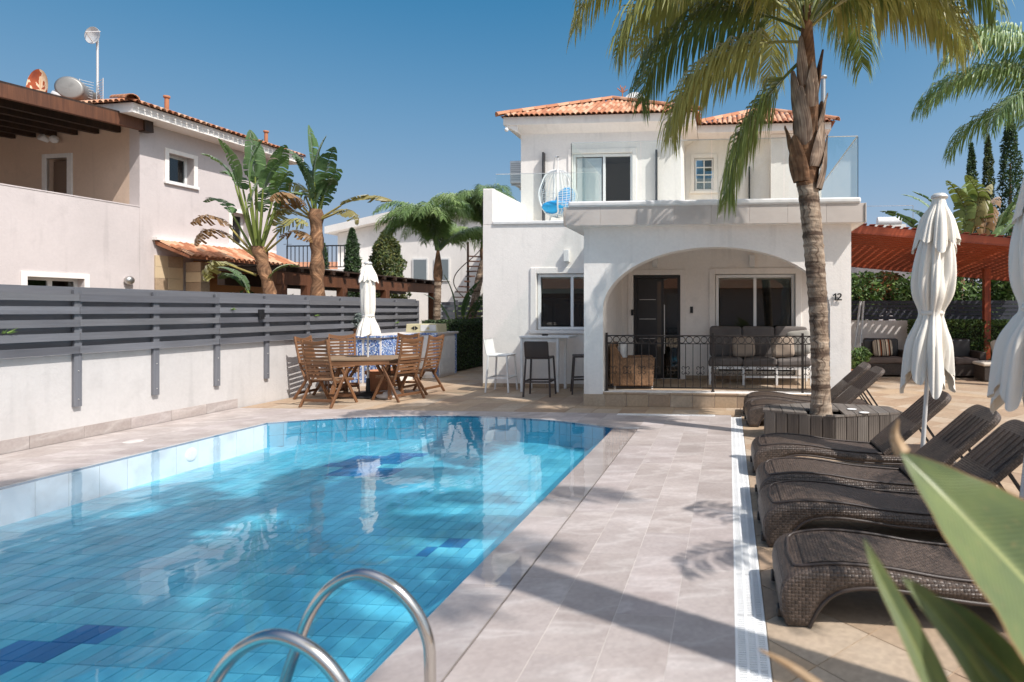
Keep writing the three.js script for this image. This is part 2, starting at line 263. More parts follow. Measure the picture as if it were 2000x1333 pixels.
// pool shell: bed, walls, single tiles
{
  reseed(11);
  const shell = thing('swimming_pool', null, null); describe(shell, null, null, null, 'structure');
  const bedM = std({ color: 0x2f7698, roughness: 0.9, map: blotC });
  const tileM = [0x55b8d2, 0x4fb2ce, 0x5dbfd8, 0x4babc8, 0x53b6d2].map((c) => std({ color: c, roughness: 0.35, map: blotC }));
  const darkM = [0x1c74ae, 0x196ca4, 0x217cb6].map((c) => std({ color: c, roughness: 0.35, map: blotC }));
  const wallM = [0xd4e4ee, 0xd0e0eb, 0xd9e8f1].map((c) => std({ color: c, roughness: 0.35, map: blotC }));
  const outline = [[POOL.x0, POOL.z0], ...poolArc(), [POOL.x1, POOL.z0]], f = POOL.floor;
  part(shell, 'bed', extrudeXZ(outline, f - 0.05, f - 0.004), bedM);
  // walls as a ribbon, added right slope stands in for the side wall shadow strip
  const rib = []; for (let i = 0; i < outline.length; i++) { const [ax, az] = outline[i], [bx_, bz] = outline[(i + 1) % outline.length]; if (ax === POOL.x1 && bx_ === POOL.x1) continue; rib.push(bar([ax, f / 2 - 0.02, az], [bx_, f / 2 - 0.02, bz], 0.02, -f + 0.02)); }
  part(shell, 'wall', rib, bedM);
  const slope = 0.46, sp = extrudeXY([[POOL.x1 + 0.01, -0.03], [POOL.x1 - slope, f - 0.02], [POOL.x1 + 0.01, f - 0.02]], POOL.zEnd - 0.02, POOL.z0); part(shell, 'shade_slope', sp, bedM);
  const TW = 0.1, TL = 0.2, J = 0.006, cells = [];
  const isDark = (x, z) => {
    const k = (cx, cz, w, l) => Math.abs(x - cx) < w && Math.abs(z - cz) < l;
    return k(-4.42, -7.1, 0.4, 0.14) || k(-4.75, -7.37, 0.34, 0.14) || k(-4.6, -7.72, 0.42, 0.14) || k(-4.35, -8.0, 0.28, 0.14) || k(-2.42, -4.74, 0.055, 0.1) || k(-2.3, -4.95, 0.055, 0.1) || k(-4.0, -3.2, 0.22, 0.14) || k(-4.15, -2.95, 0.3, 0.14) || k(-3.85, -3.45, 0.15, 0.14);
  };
  for (let i = 0; POOL.x0 + i * TW < POOL.x1 - 0.45; i++) for (let j = 0; ; j++) {
    const x0 = POOL.x0 + i * TW, z1 = POOL.z0 - j * TL; if (z1 < -9.05) break;
    let q = [[x0 + J / 2, z1 - J / 2], [x0 + TW - J / 2, z1 - J / 2], [x0 + TW - J / 2, z1 - TL + J / 2], [x0 + J / 2, z1 - TL + J / 2]];
    const zc = arcZ(x0 + TW / 2); if (z1 < zc) continue; q = q.map(([x, z]) => [x, Math.max(z, arcZ(x) + 0.012)]); if (q[0][1] - q[3][1] < 0.02) continue;
    cells.push({ q, x: x0 + TW / 2, z: z1 - TL / 2, d: Math.hypot(x0, z1), full: z1 - TL > zc, dark: isDark(x0 + TW / 2, z1 - TL / 2) });
  }
  const inView = (c) => c.z < -2.1 && c.x > c.z * 1.3 - 0.1;
  cells.sort((a, b) => (inView(b) - inView(a)) || a.d - b.d);
  const tg = prism([[-TW / 2 + J / 2, -TL / 2 + J / 2], [TW / 2 - J / 2, -TL / 2 + J / 2], [TW / 2 - J / 2, TL / 2 - J / 2], [-TW / 2 + J / 2, TL / 2 - J / 2]], -0.006, 0);
  const rest = tileM.map(() => []), restD = [];
  cells.forEach((c, n) => {
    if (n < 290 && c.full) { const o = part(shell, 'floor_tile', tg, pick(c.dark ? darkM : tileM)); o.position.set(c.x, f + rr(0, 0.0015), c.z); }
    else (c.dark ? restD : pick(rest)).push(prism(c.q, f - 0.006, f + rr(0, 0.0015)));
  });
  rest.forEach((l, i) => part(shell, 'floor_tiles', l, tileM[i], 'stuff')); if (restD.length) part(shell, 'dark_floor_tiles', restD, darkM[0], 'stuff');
  // wall tiles: long left wall one by one, added shade slope joined
  for (let z = POOL.z0; z > POOL.zEnd; z -= 0.3) for (const [a, b] of [[-0.03, f]]) part(shell, 'wall_tile', bx(POOL.x0 + 0.01, POOL.x0 + 0.018, b, a, z - 0.295, z), pick(wallM));
  const sl = []; const at = (t, z) => V(POOL.x1 + 0.012 - (slope + 0.012) * t, -0.028 + (f + 0.012) * t, z);
  for (let k = 0; k < 4; k++) for (let z = POOL.z0; z > POOL.zEnd; z -= TL) { const a = at(k / 4 + 0.006, z), b = at((k + 1) / 4 - 0.006, z); sl.push(bar([(a.x + b.x) / 2, (a.y + b.y) / 2, z - J], [(a.x + b.x) / 2, (a.y + b.y) / 2, z - TL], 0.17, 0.012).translate(0, 0, 0)); const g = sl[sl.length - 1]; g.translate(-(a.x + b.x) / 2, -(a.y + b.y) / 2, 0).rotateZ(Math.atan2(a.y - b.y, a.x - b.x)).translate((a.x + b.x) / 2, (a.y + b.y) / 2, 0); }
  part(shell, 'shade_slope_tiles', sl, tileM[1], 'stuff');
  const far = []; for (let i = 1; i < 29; i++) { const [ax, az] = outline[i], [bx_, bz] = outline[i + 1]; if (i < 28) for (const [a, b] of [[-0.03, -0.19], [-0.195, f]]) far.push(bar([ax + 0.003, (a + b) / 2, az + 0.014], [bx_ - 0.003, (a + b) / 2, bz + 0.014], 0.008, a - b)); }
  part(shell, 'end_wall_tiles', far, tileM[3], 'stuff');
  // overflow ledge, under a film of water
  for (let z = POOL.z0, i = 0; z > -8.2; z -= 1.2, i++) part(shell, 'ledge_stone', cbx(-1.575, -1.247, -0.03, -0.0095, Math.max(z - 1.196, -8.36), z, 0.002), M.stone[i % 5]);
  part(shell, 'gutter', [bx(-1.25, -1.23, -0.3, -0.14, -8.5, 1.3)], M.black);
  const lg = lathe([[0, 0.01], [0.06, 0.012], [0.08, 0.0], [0.085, -0.01]], 24).rotateZ(-Math.PI / 2).translate(POOL.x0 + 0.025, -0.17, -7.0); part(shell, 'underwater_lamp', lg, M.plastic);
}
{
  const wv = tex(1024, 1024, (u, v) => { const w = fbm(u, v, 4, 4, 3, 201); return 0.35 * fbm(u + 0.05 * w, v, 18, 10, 3, 203) + 0.5 * fbm(u, v + 0.06 * w, 40, 26, 2, 205) + 0.15 * fbm(u, v, 5, 5, 2, 207); }, false, 4.2);
  M.water = phy({ color: 0xffffff, roughness: 0.0, transmission: 1, thickness: 0, ior: 1.333, bumpMap: wv, bumpScale: 0.0016 });
  const pts = [[-1.24, 1.3], [-1.24, arcZ(POOL.x1) - 0.12], ...poolArc().reverse().map(([x, z]) => [x, z]), [POOL.x0, 1.3]];
  const s = new THREE.ShapeGeometry(new THREE.Shape(pts.map(([x, z]) => new THREE.Vector2(x, -z)))).rotateX(-Math.PI / 2).translate(0, -0.004, 0);
  structure('water', boxUV(s), M.water);
}
// stone planks round the pool
{
  reseed(23);
  const deck = thing('pool_deck', null, null); describe(deck, null, null, null, 'structure');
  const W = 0.3158, L = 1.2, J = 0.003;
  part(deck, 'mortar_bed', [bx(-1.229, 0.032, -0.05, -0.0022, -9.43, 1.3), bx(-8.05, -6.6, -0.05, -0.0022, -9.45, 1.3), extrudeXZ([[-6.6, -9.45], ...poolArc(0, POOL.x0, -1.229), [-1.229, -9.45]], -0.05, -0.0022)], M.grout);
  const variants = Array.from({ length: 8 }, () => { const g = cbx(-W / 2 + J / 2, W / 2 - J / 2, -0.02, 0, -L / 2 + J / 2, L / 2 - J / 2, 0.0008), u = g.attributes.uv, a = rnd() * 3, b = rnd() * 3; for (let i = 0; i < u.count; i++) u.setXY(i, u.getX(i) + a, u.getY(i) + b); return g; });
  const plank = (x, z) => { const o = part(deck, 'stone_plank', pick(variants), pick(M.stone)); o.position.set(x, rr(-0.0008, 0), z); };
  const cut = (x0, x1, z0, z1) => part(deck, 'stone_plank', boxUV(cbx(x0 + J / 2, x1 - J / 2, -0.02, -0.0002, z0 + J / 2, z1 - J / 2, 0.0008), 1, rnd() * 3, rnd() * 3), pick(M.stone));
  const column = (x0, x1, zTop, zBot, off) => { let z = zTop + off; while (z > zBot + 0.02) { const a = Math.min(z, zTop), b = Math.max(z - L, zBot); if (Math.abs(a - b - L) < 1e-6 && Math.abs(x1 - x0 - W) < 1e-4) plank((x0 + x1) / 2, z - L / 2); else if (a - b > 0.03) cut(x0, x1, b, a); z -= L; } };
  for (let i = 0; i < 4; i++) column(-1.229 + i * W, -1.229 + (i + 1) * W, 1.2, -9.43, [0, 0.8, 0.4, 1.0][i]);
  for (let i = 0; i < 5; i++) column(Math.max(-8.05, -6.6 - (i + 1) * W), -6.6 - i * W, 1.2, -9.45, [0.3, 0.9, 0.1, 0.6, 0.2][i]);
  for (let x = -6.6; x < -1.23; x += W) {
    const x1 = Math.min(x + W, -1.233), ax = x + J / 2, bx2 = x1 - J / 2, cz = (q) => arcZ(Math.min(q, POOL.x1)) - (q > POOL.x1 ? 0.12 : 0), m = (ax + bx2) / 2;
    part(deck, 'stone_plank', boxUV(prism([[ax, -9.45], [bx2, -9.45], [bx2, cz(bx2)], [m, cz(m)], [ax, cz(ax)]], -0.03, -0.0004), 1, rnd() * 3, rnd() * 3), pick(M.stone));
  }
  // curved pool edging stones keep the water line crisp
  part(deck, 'expansion_strip', bx(-1.2325, -1.2295, -0.06, -0.004, -9.43, 1.3), M.black);
  const lid = lathe([[0, 0.004], [0.09, 0.004], [0.1, 0.0]], 24).translate(-7.25, 0.0005, -6.9); part(deck, 'skimmer_lid', lid, M.grout);
}
// white drain grating
{
  const dr = thing('drain_channel', 'long white slotted plastic drain grating between stone deck and tan tiles', 'drain', [0.11, 0, -3]);
  wpart(dr, 'channel', [bx(0.034, 0.186, -0.12, -0.06, -9.45, 1.3), bx(0.034, 0.038, -0.06, -0.002, -9.3, 1.3), bx(0.182, 0.186, -0.06, -0.002, -9.45, 1.3)], M.plastic);
  const sec = (L) => { const l = []; for (const x of [-0.071, -0.024, 0.024, 0.071]) l.push(bx(x - (Math.abs(x) > 0.05 ? 0.009 : 0.006), x + (Math.abs(x) > 0.05 ? 0.003 : 0.006), -0.018, 0.001, -L / 2 + 0.001, L / 2 - 0.001)); for (let z = -L / 2 + 0.004; z < L / 2; z += 0.019) l.push(bx(-0.07, 0.07, -0.016, 0.0005, z, z + 0.011)); return merge(l); };
  const g = sec(0.5);
  for (let z = 1.0; z > -9.3; z -= 0.5) { const o = part(dr, 'grating', g, M.plastic); o.position.set(0, 0, z + 3); }
  const d2 = thing('cross_drain', 'white drain grating running sideways in front of the porch step', 'drain', [-0.8, 0, -9.37]);
  wpart(d2, 'channel', bx(-1.72, 0.034, -0.12, -0.06, -9.45, -9.3), M.plastic);
  for (let x = -1.47; x < -0.1; x += 0.5) { const o = part(d2, 'grating', g, M.plastic); o.rotation.y = Math.PI / 2; o.position.set(x + 0.8, 0, 0); }
}
// tan terrace tiles
{
  reseed(31);
  const ter = thing('terrace', null, null); describe(ter, null, null, null, 'structure');
  part(ter, 'mortar_bed', [bx(0.19, 12, -0.05, -0.007, -17, 11), bx(-8.05, 0.188, -0.05, -0.007, 1.32, 11), bx(-8.05, 0.185, -0.05, -0.007, -19.5, -9.455)], std({ color: 0xc4ab90, roughness: 0.95, map: blotC }));
  const T = 0.42, J = 0.006, h = T / Math.SQRT2, list = [];
  for (let i = 0; i < 90; i++) for (let j = 0; j < 90; j++) {
    const x = -4 + (i + j) * h - 6, z = 4 + (i - j) * h - 8, k = h - J * 0.7;
    let q = [[x - k, z], [x, z - k], [x + k, z], [x, z + k]];
    q = clip(q, (p) => p[0] - 0.192); q = clip(q, (p) => 11.9 - p[0]); q = clip(q, (p) => p[1] + 16.9); q = clip(q, (p) => 1.35 - p[1]);
    if (q.length > 2) list.push({ q, x, z });
  }
  for (let x = -8.03; x < 0.18; x += T) for (let z = -9.46; z > -19.3; z -= T) list.push({ q: [[x, z], [Math.min(x + T - J, 0.183), z], [Math.min(x + T - J, 0.183), z - T + J], [x, z - T + J]], x: x + T / 2, z: z - T / 2 });
  const seen = (c) => c.z < -2.3 && c.x < -c.z * 0.52 + 0.3;
  list.sort((a, b) => (seen(b) - seen(a)) || Math.hypot(a.x, a.z) - Math.hypot(b.x, b.z));
  const rest = M.tan.map(() => []);
  list.forEach((c, n) => { const g = boxUV(prism(c.q, -0.02, rr(-0.0025, -0.001)), 1, rnd() * 2, rnd() * 2), k = Math.floor(rnd() * 4); if (n < 290) part(ter, 'floor_tile', g, M.tan[k]); else rest[k].push(g); });
  rest.forEach((l, k) => part(ter, 'floor_tiles', l, M.tan[k], 'stuff'));
}
// ---------------------------------------------------------------- roof tiles, windows: builders shared by the houses
const tileGeo = (() => { // barrel tile, crown up, 0.36 long down the slope (+z is down-slope), tapered
  const rings = [], n = 7; for (const [z, r] of [[0, 0.052], [0.36, 0.062]]) rings.push(Array.from({ length: n }, (_, i) => { const a = Math.PI * i / (n - 1); return V(r * Math.cos(a), r * 0.9 * Math.sin(a), z); }));
  for (const [z, r] of [[0.36, 0.048], [0, 0.04]]) rings.push(Array.from({ length: n }, (_, i) => { const a = Math.PI * i / (n - 1); return V(r * Math.cos(a), r * 0.9 * Math.sin(a), z); }));
  const g = loft(rings.map((r) => r.reverse()), false); return boxUV(g.toNonIndexed());
})();
const panGeo = bx(-0.03, 0.03, -0.012, 0.004, 0, 0.36);
// lay tiles on a sloping face: origin at the eave's left end, right = unit along the eave, up = unit up the slope; width along the eave; cutL / cutR give the face's sides as a function of run
function tileFace(roof, o, right, up, width, run, cutL, cutR, asParts, pitch = 0.125, jit = 0.006) {
  const n = right.clone().cross(up).normalize(); if (n.y < 0) n.negate();
  const rest = [], rows = Math.ceil(run / 0.32);
  const basis = new THREE.Matrix4().makeBasis(up.clone().negate().cross(n).negate(), n, up.clone().negate());
  const X = n.clone().cross(up.clone().negate()); basis.makeBasis(X, n, up.clone().negate());
  for (let j = 0; j < rows; j++) for (let s = pitch / 2; s < width; s += pitch) {
    const t = j * 0.32; if (s < cutL(t + 0.1) || s > width - cutR(t + 0.1)) continue;
    const p = o.clone().addScaledVector(right, s + rr(-jit, jit)).addScaledVector(up, t + 0.36 - 0.05 + rr(-0.012, 0.012)).addScaledVector(n, 0.012 + (j ? 0 : 0) + rr(0, 0.006));
    const m = basis.clone().setPosition(p), k = Math.floor(rnd() * 5);
    const tilt = new THREE.Matrix4().makeRotationX(0.045);
    m.multiply(tilt);
    if (asParts(j)) { const q = part(roof, 'roof_tile', tileGeo, M.terra[k]); q.matrix.copy(m); q.matrix.decompose(q.position, q.quaternion, q.scale); }
    else rest.push(tileGeo.clone().applyMatrix4(m));
  }
  if (rest.length) part(roof, 'upper_tiles', rest, M.terra[1], 'stuff');
}
function ridgeCaps(roof, a, b, r = 0.085) {
  const L = a.distanceTo(b), n = Math.max(1, Math.round(L / 0.34)), d = b.clone().sub(a).normalize(), x = d.clone().cross(V(0, 1, 0)).normalize(), y = x.clone().cross(d);
  const g = tileGeo.clone().scale(r / 0.06, r / 0.06, 1.06);
  for (let i = 0; i < n; i++) { const q = part(roof, 'ridge_tile', g, M.terra[i % 3]), m = new THREE.Matrix4().makeBasis(x, y, d.clone().negate()).setPosition(a.clone().addScaledVector(d, (i + 1) * L / n).addScaledVector(y, 0.03)).multiply(new THREE.Matrix4().makeRotationX(0.05)); m.decompose(q.position, q.quaternion, q.scale); }
}
// window set in a wall facing +z: frame, mullions, panes
function windowZ(t, x0, x1, y0, y1, z, cols, rows, m = M.frameWhite, w = 0.055, glass = M.winGlass, blind = 0, name = 'window') {
  const win = new THREE.Group(); win.name = name; t.add(win); const W = (g) => { g = geoOf(g); const p = t.position; return g.translate(-p.x, -p.y, -p.z); };
  part(win, 'frame', W([cbx(x0, x0 + w, y0, y1, z - 0.06, z, 0.004), cbx(x1 - w, x1, y0, y1, z - 0.06, z, 0.004), cbx(x0 + w, x1 - w, y1 - w, y1, z - 0.06, z, 0.004), cbx(x0 + w, x1 - w, y0, y0 + w, z - 0.06, z, 0.004)]), m);
  const iw = (x1 - x0 - 2 * w) / cols, ih = (y1 - y0 - 2 * w) / rows, mw = cols > 2 || rows > 2 ? 0.014 : w * 0.5;
  for (let i = 1; i < cols; i++) part(win, 'mullion', W(cbx(x0 + w + i * iw - mw, x0 + w + i * iw + mw, y0 + w, y1 - w, z - 0.05, z - 0.004, 0.003)), m);
  for (let j = 1; j < rows; j++) part(win, 'crossbar', W(cbx(x0 + w, x1 - w, y0 + w + j * ih - mw, y0 + w + j * ih + mw, z - 0.046, z - 0.008, 0.003)), m);
  for (let i = 0; i < cols; i++) for (let j = 0; j < rows; j++) part(win, 'pane', W(bx(x0 + w + i * iw + mw, x0 + w + (i + 1) * iw - mw, y0 + w + j * ih + mw, y0 + w + (j + 1) * ih - mw, z - 0.031, z - 0.029)), glass);
  if (blind) part(win, 'roller_blind', W(bx(x0 + w, x1 - w, y1 - w - blind, y1 - w, z - 0.12, z - 0.115)), M.blind);
  return win;
}
const hipFace = (a, b, c) => { const g = new THREE.BufferGeometry(); g.setAttribute('position', new THREE.Float32BufferAttribute([...a, ...b, ...c], 3)); g.computeVertexNormals(); return boxUV(g); };

// ---------------------------------------------------------------- the white villa
const ZF = -10.15, ZB = -12.5;
const villa = thing('white_villa', 'white two-storey villa with arched porch, glass balcony and orange tiled roof', 'house', [-1.5, 0, -14]);
{
  reseed(41);
  const w = (n, g, m, k) => wpart(villa, n, g, m, k);
  const rect = (x0, x1, y0, y1) => [[x0, y0], [x1, y0], [x1, y1], [x0, y1]];
  // arched porch front
  const arch = new THREE.Path(); const cx = -0.235, ax = 1.87, ys = 1.62, ay = 1.03;
  arch.moveTo(cx - ax, 0.0 + 0.24); arch.lineTo(cx + ax, 0.24); arch.lineTo(cx + ax, ys); arch.absellipse(cx, ys, ax, ay, 0, Math.PI, false); arch.closePath();
  w('porch_front_wall', extrudeXY(rect(-2.43, 1.97, 0.0, 3.0), ZF - 0.3, ZF, 0, [arch]), M.white);
  const sideArch = new THREE.Path(); sideArch.moveTo(-12.46, 0.24); sideArch.lineTo(-10.7, 0.24); sideArch.lineTo(-10.7, 1.75); sideArch.absellipse(-11.58, 1.75, 0.88, 0.8, 0, Math.PI, false); sideArch.closePath();
  w('porch_side_wall', extrudeZY([[ZB, 0], [ZF - 0.302, 0], [ZF - 0.302, 3.0], [ZB, 3.0]], 1.69, 1.968, 0, [sideArch]), M.white);
  w('porch_side_wall', bx(-2.428, -2.2, 0, 3.0, ZB, ZF - 0.302), M.white);
  // porch floor and tiled step
  w('porch_floor', bx(-2.2, 1.69, 0, 0.185, ZB, ZF - 0.302), M.tan[1]);
  for (let i = 0; i < 12; i++) w('step_tile', cbx(-2.435 + i * 0.367, -2.435 + (i + 1) * 0.367 - 0.005, 0.0, 0.2, ZF - 0.001, ZF + 0.018, 0.003), M.tan[i % 4]);
  for (let i = 0; i < 10; i++) w('step_nosing', cbx(-2.1 + i * 0.374, -2.1 + (i + 1) * 0.374 - 0.005, 0.2, 0.236, ZF - 0.33, ZF + 0.03, 0.008), M.tan[(i + 2) % 4]);
  for (let i = 0; i < 9; i++) for (let j = 0; j < 5; j++) w('porch_tile', bx(-2.19 + i * 0.43, -2.19 + (i + 1) * 0.43 - 0.005, 0.185, 0.2, ZB + j * 0.41, ZB + (j + 1) * 0.41 - 0.005), M.tan[(i * 3 + j) % 4]);
  // wing and ground floor front wall with openings
  const holes = [rect(-4.0, -2.52, 1.19, 2.37), rect(-1.96, -0.99, 0.2, 2.33), rect(-0.28, 1.33, 0.3, 2.34)];
  w('front_wall', extrudeXY(rect(-5.15, 1.97, 0, 3.0), ZB - 0.25, ZB, 0, holes), M.white);
  w('wing_wall_top', bx(-5.15, -2.2, 3.0, 3.4, ZB - 0.25, ZB), M.white);
  w('side_wall', [bx(-5.15, -4.9, 0, 3.4, -20, ZB - 0.25), bx(1.72, 1.97, 0, 3.0, -20, ZB - 0.25), bx(-5.15, 1.97, 0, 3.0, -20.2, -20)], M.white);
  w('wing_floor_slab', bx(-4.9, -2.2, 3.15, 3.38, -14.6, ZB - 0.25), M.white);
  w('wing_coping', cbx(-4.93, -2.72, 3.4, 3.47, ZB - 0.28, ZB + 0.03, 0.012), M.paint);
  w('parapet', cbx(-5.152, -4.93, 3.4, 4.16, -14.6, ZB + 0.002, 0.012), M.white);
  // skirting and raised plaster surrounds
  for (let i = 0; i < 6; i++) w('skirting_tile', cbx(-5.15 + i * 0.45, -5.15 + (i + 1) * 0.45 - 0.005, 0, 0.08, ZB + 0.0, ZB + 0.014, 0.003), M.tan[i % 4]);
  for (let i = 0; i < 8; i++) w('skirting_tile', cbx(-0.93 + i * 0.32, -0.93 + (i + 1) * 0.32 - 0.005, 0.2, 0.28, ZB + 0.0, ZB + 0.012, 0.003), M.tan[(i + 1) % 4]);
  const surround = (x0, x1, y0, y1, b, z, sill) => w('window_surround', [cbx(x0 - b, x0, y0, y1 + b, z, z + 0.03, 0.006), cbx(x1, x1 + b, y0, y1 + b, z, z + 0.03, 0.006), cbx(x0, x1, y1, y1 + b, z, z + 0.0297, 0.006), ...(sill ? [cbx(x0 - b - 0.02, x1 + b + 0.02, y0 - 0.07, y0, z, z + 0.06, 0.008)] : [])], M.white);
  surround(-4.0, -2.52, 1.19, 2.37, 0.12, ZB, true); surround(-1.96, -0.99, 0.2, 2.33, 0.11, ZB); surround(-0.28, 1.33, 0.3, 2.34, 0.12, ZB);
  windowZ(villa, -3.99, -2.53, 1.2, 2.36, ZB - 0.06, 2, 1, M.frameWhite, 0.06, M.winGlass, 0.34);
  windowZ(villa, -0.27, 1.32, 0.31, 2.33, ZB - 0.08, 2, 1, M.frameWhite, 0.06, M.winGlass, 0.2);
  // front door: dark leaf with inlays and a long pull, glazed side panel
  w('door_frame', [cbx(-1.955, -1.895, 0.2, 2.325, ZB - 0.12, ZB - 0.02), cbx(-1.055, -0.995, 0.2, 2.325, ZB - 0.12, ZB - 0.02), cbx(-1.895, -1.055, 2.265, 2.325, ZB - 0.12, ZB - 0.02)], M.anthracite);
  const leaf = w('front_door', cbx(-1.893, -1.36, 0.21, 2.262, ZB - 0.1, ZB - 0.045, 0.004), M.anthracite);
  for (const y of [0.62, 1.02, 1.42, 1.82]) wpart(leaf, 'inlay', bx(-1.84, -1.5, y, y + 0.012, ZB - 0.05, ZB - 0.043), M.steel);
  wpart(leaf, 'glass_strip', bx(-1.47, -1.39, 0.3, 2.2, ZB - 0.05, ZB - 0.042), phy({ color: 0x56504a, roughness: 0.05 }));
  wpart(leaf, 'pull_handle', [rod([-1.315, 0.72, ZB + 0.02], [-1.315, 1.72, ZB + 0.02], 0.014, 10), rod([-1.33, 0.9, ZB - 0.06], [-1.315, 0.9, ZB + 0.02], 0.008), rod([-1.33, 1.55, ZB - 0.06], [-1.315, 1.55, ZB + 0.02], 0.008)], M.steel);
  const sideP = w('door_side_panel', bx(-1.355, -1.055, 0.21, 2.262, ZB - 0.082, ZB - 0.078), M.winGlass);
  wpart(sideP, 'mullion', bx(-1.365, -1.34, 0.21, 2.262, ZB - 0.1, ZB - 0.05), M.anthracite);
  w('door_lock', cbx(-2.0, -1.95, 1.5, 1.62, ZB + 0.03, ZB + 0.06), M.black);
  w('doorbell', cbx(-0.79, -0.73, 1.55, 1.68, ZB + 0.0, ZB + 0.025), M.black);
  // rooms behind the panes
  w('interior_wall', [bx(-4.9, 1.72, 0.0, 3.0, -15.3, -15.2), bx(-2.3, -2.2, 0, 3.0, -15.2, ZB - 0.252), bx(-0.75, -0.65, 0, 3.0, -15.2, ZB - 0.252)], M.room);
  w('interior_floor', bx(-4.9, 1.72, 0.02, 0.19, -15.2, ZB - 0.252), M.roomDark);
  w('kitchen_unit', [bx(-4.2, -3.6, 0.2, 1.75, -15.19, -14.6), bx(-3.59, -2.4, 0.2, 1.1, -15.19, -14.6)], M.roomDark);
  w('kitchen_cabinet', bx(-4.8, -2.4, 1.9, 2.4, -15.19, -14.85), M.brownWood);
  w('refrigerator', rbx(-1.42, -1.05, 0.2, 2.0, -14.6, -14.0, 0.03), M.steel);
  // balcony slab, clad front, rounded cap
  w('balcony_slab', bx(-2.70, 2.14, 3.0, 3.3, -14.6, -9.94), M.white);
  for (let i = 0; i < 8; i++) w('cladding_tile', cbx(-2.71 + i * 0.6075, -2.71 + (i + 1) * 0.6075 - 0.003, 2.998, 3.302, -9.938, -9.922, 0.002), M.cladding[i % 3]);
  for (let i = 0; i < 7; i++) w('cladding_tile', cbx(2.142, 2.158, 2.998, 3.302, -9.9 - (i + 1) * 0.6 + 0.003, -9.9 - i * 0.6, 0.002), M.cladding[(i + 2) % 3]);
  for (let i = 0; i < 5; i++) w('cladding_tile', cbx(-2.716, -2.702, 2.998, 3.302, -9.9 - (i + 1) * 0.52 + 0.003, -9.9 - i * 0.52, 0.002), M.cladding[(i + 1) % 3]);
  w('balcony_cap', rbx(-2.64, 2.08, 3.3, 3.395, -10.14, -9.895, 0.035, 3), M.paint);
  w('balcony_side_cap', [rbx(1.86, 2.12, 3.3, 3.393, -14.6, -10.145, 0.035, 3), rbx(-2.66, -2.42, 3.3, 3.393, -12.9, -10.145, 0.035, 3)], M.paint);
  const gl = (n, x0, x1, y0, y1, z0, z1) => w(n, bx(x0, x1, y0, y1, z0, z1), M.glass);
  const panelsX = [-2.6, -1.44, -0.28, 0.88, 2.04]; for (let i = 0; i < 4; i++) gl('glass_panel', panelsX[i] + 0.006, panelsX[i + 1] - 0.006, 3.395, 4.37, -9.986, -9.976);
  gl('glass_panel', 2.03, 2.04, 3.395, 4.37, -12.4, -9.995); gl('glass_panel', 2.03, 2.04, 3.395, 4.37, -14.5, -12.41); gl('glass_panel', -2.61, -2.6, 3.395, 4.37, -12.4, -9.995);
  gl('glass_panel', -4.92, -3.78, 3.47, 4.48, ZB - 0.13, ZB - 0.12); gl('glass_panel', -3.77, -2.72, 3.47, 4.48, ZB - 0.13, ZB - 0.12);
  w('glass_edge', [bx(-2.61, -2.6, 3.395, 4.37, -9.994, -9.986), bx(2.04, 2.05, 3.395, 4.37, -9.994, -9.986)], M.anthracite);
  w('glass_rail', [bx(-2.6, 2.04, 4.37, 4.382, -9.989, -9.973), bx(2.027, 2.043, 4.37, 4.382, -14.5, -9.99), bx(-4.92, -2.72, 4.48, 4.492, ZB - 0.133, ZB - 0.117)], M.alu);
  // upper storey, sliding door, small-paned window
  w('upper_wall', extrudeXY(rect(-5.06, -1.14, 3.38, 6.04), -14.85, -14.6, 0, [rect(-3.78, -2.31, 3.45, 5.4)]), M.white);
  w('upper_wall', [bx(-5.06, -4.82, 3.38, 6.04, -18, -14.85), bx(-1.38, -1.14, 3.3, 6.04, -18, -14.85)], M.white);
  w('upper_wall', extrudeXY(rect(-1.138, 2.3, 3.3, 6.05), -16.25, -16, 0, [rect(-0.9, -0.4, 4.72, 5.58)]), M.white);
  w('upper_wall', [bx(2.05, 2.298, 3.3, 6.05, -20, -16.25), bx(-5.06, 2.3, 3.3, 5.9, -20.2, -20), bx(1.05, 2.3, 3.3, 6.04, -15.998, -15.6)], M.white);
  w('terrace_floor', bx(-1.14, 2.0, 3.3, 3.33, -16, -10.2), M.tan[0]);
  surround(-3.78, -2.31, 3.45, 5.4, 0.1, -14.6);
  windowZ(villa, -3.77, -2.98, 3.46, 5.39, -14.64, 1, 1, M.frameWhite, 0.06, phy({ color: 0xdfe8ea, roughness: 0, transmission: 0.55, thickness: 0, ior: 1.8 }), 0, 'sliding_door');
  w('door_jamb', [cbx(-2.37, -2.315, 3.46, 5.39, -14.72, -14.64), cbx(-2.98, -2.372, 5.33, 5.388, -14.72, -14.64)], M.frameWhite);
  w('bedroom', [bx(-4.8, -1.4, 3.4, 5.9, -17.6, -17.5), bx(-4.8, -1.4, 3.38, 3.42, -17.5, -14.86), bx(-4.8, -1.4, 5.85, 5.9, -17.5, -14.86)], M.room);
  w('wardrobe', bx(-2.7, -1.6, 3.42, 5.3, -17.49, -17.0), M.cushGrey);
  w('bed', rbx(-2.75, -2.3, 3.42, 3.95, -16.6, -15.6, 0.04), std({ color: 0x5f88b8, roughness: 0.9 }));
  surround(-0.9, -0.4, 4.72, 5.58, 0.1, -16, true);
  windowZ(villa, -0.89, -0.41, 4.73, 5.57, -16.05, 2, 4, M.frameWhite, 0.035);
  for (const x of [-4.47, -1.72]) w('wall_strip', cbx(x - 0.02, x + 0.02, 3.5, 5.42, -14.6, -14.46, 0.004), M.anthracite);
  w('wall_strip', cbx(0.5, 0.54, 3.5, 5.3, -16, -15.86, 0.004), M.anthracite);
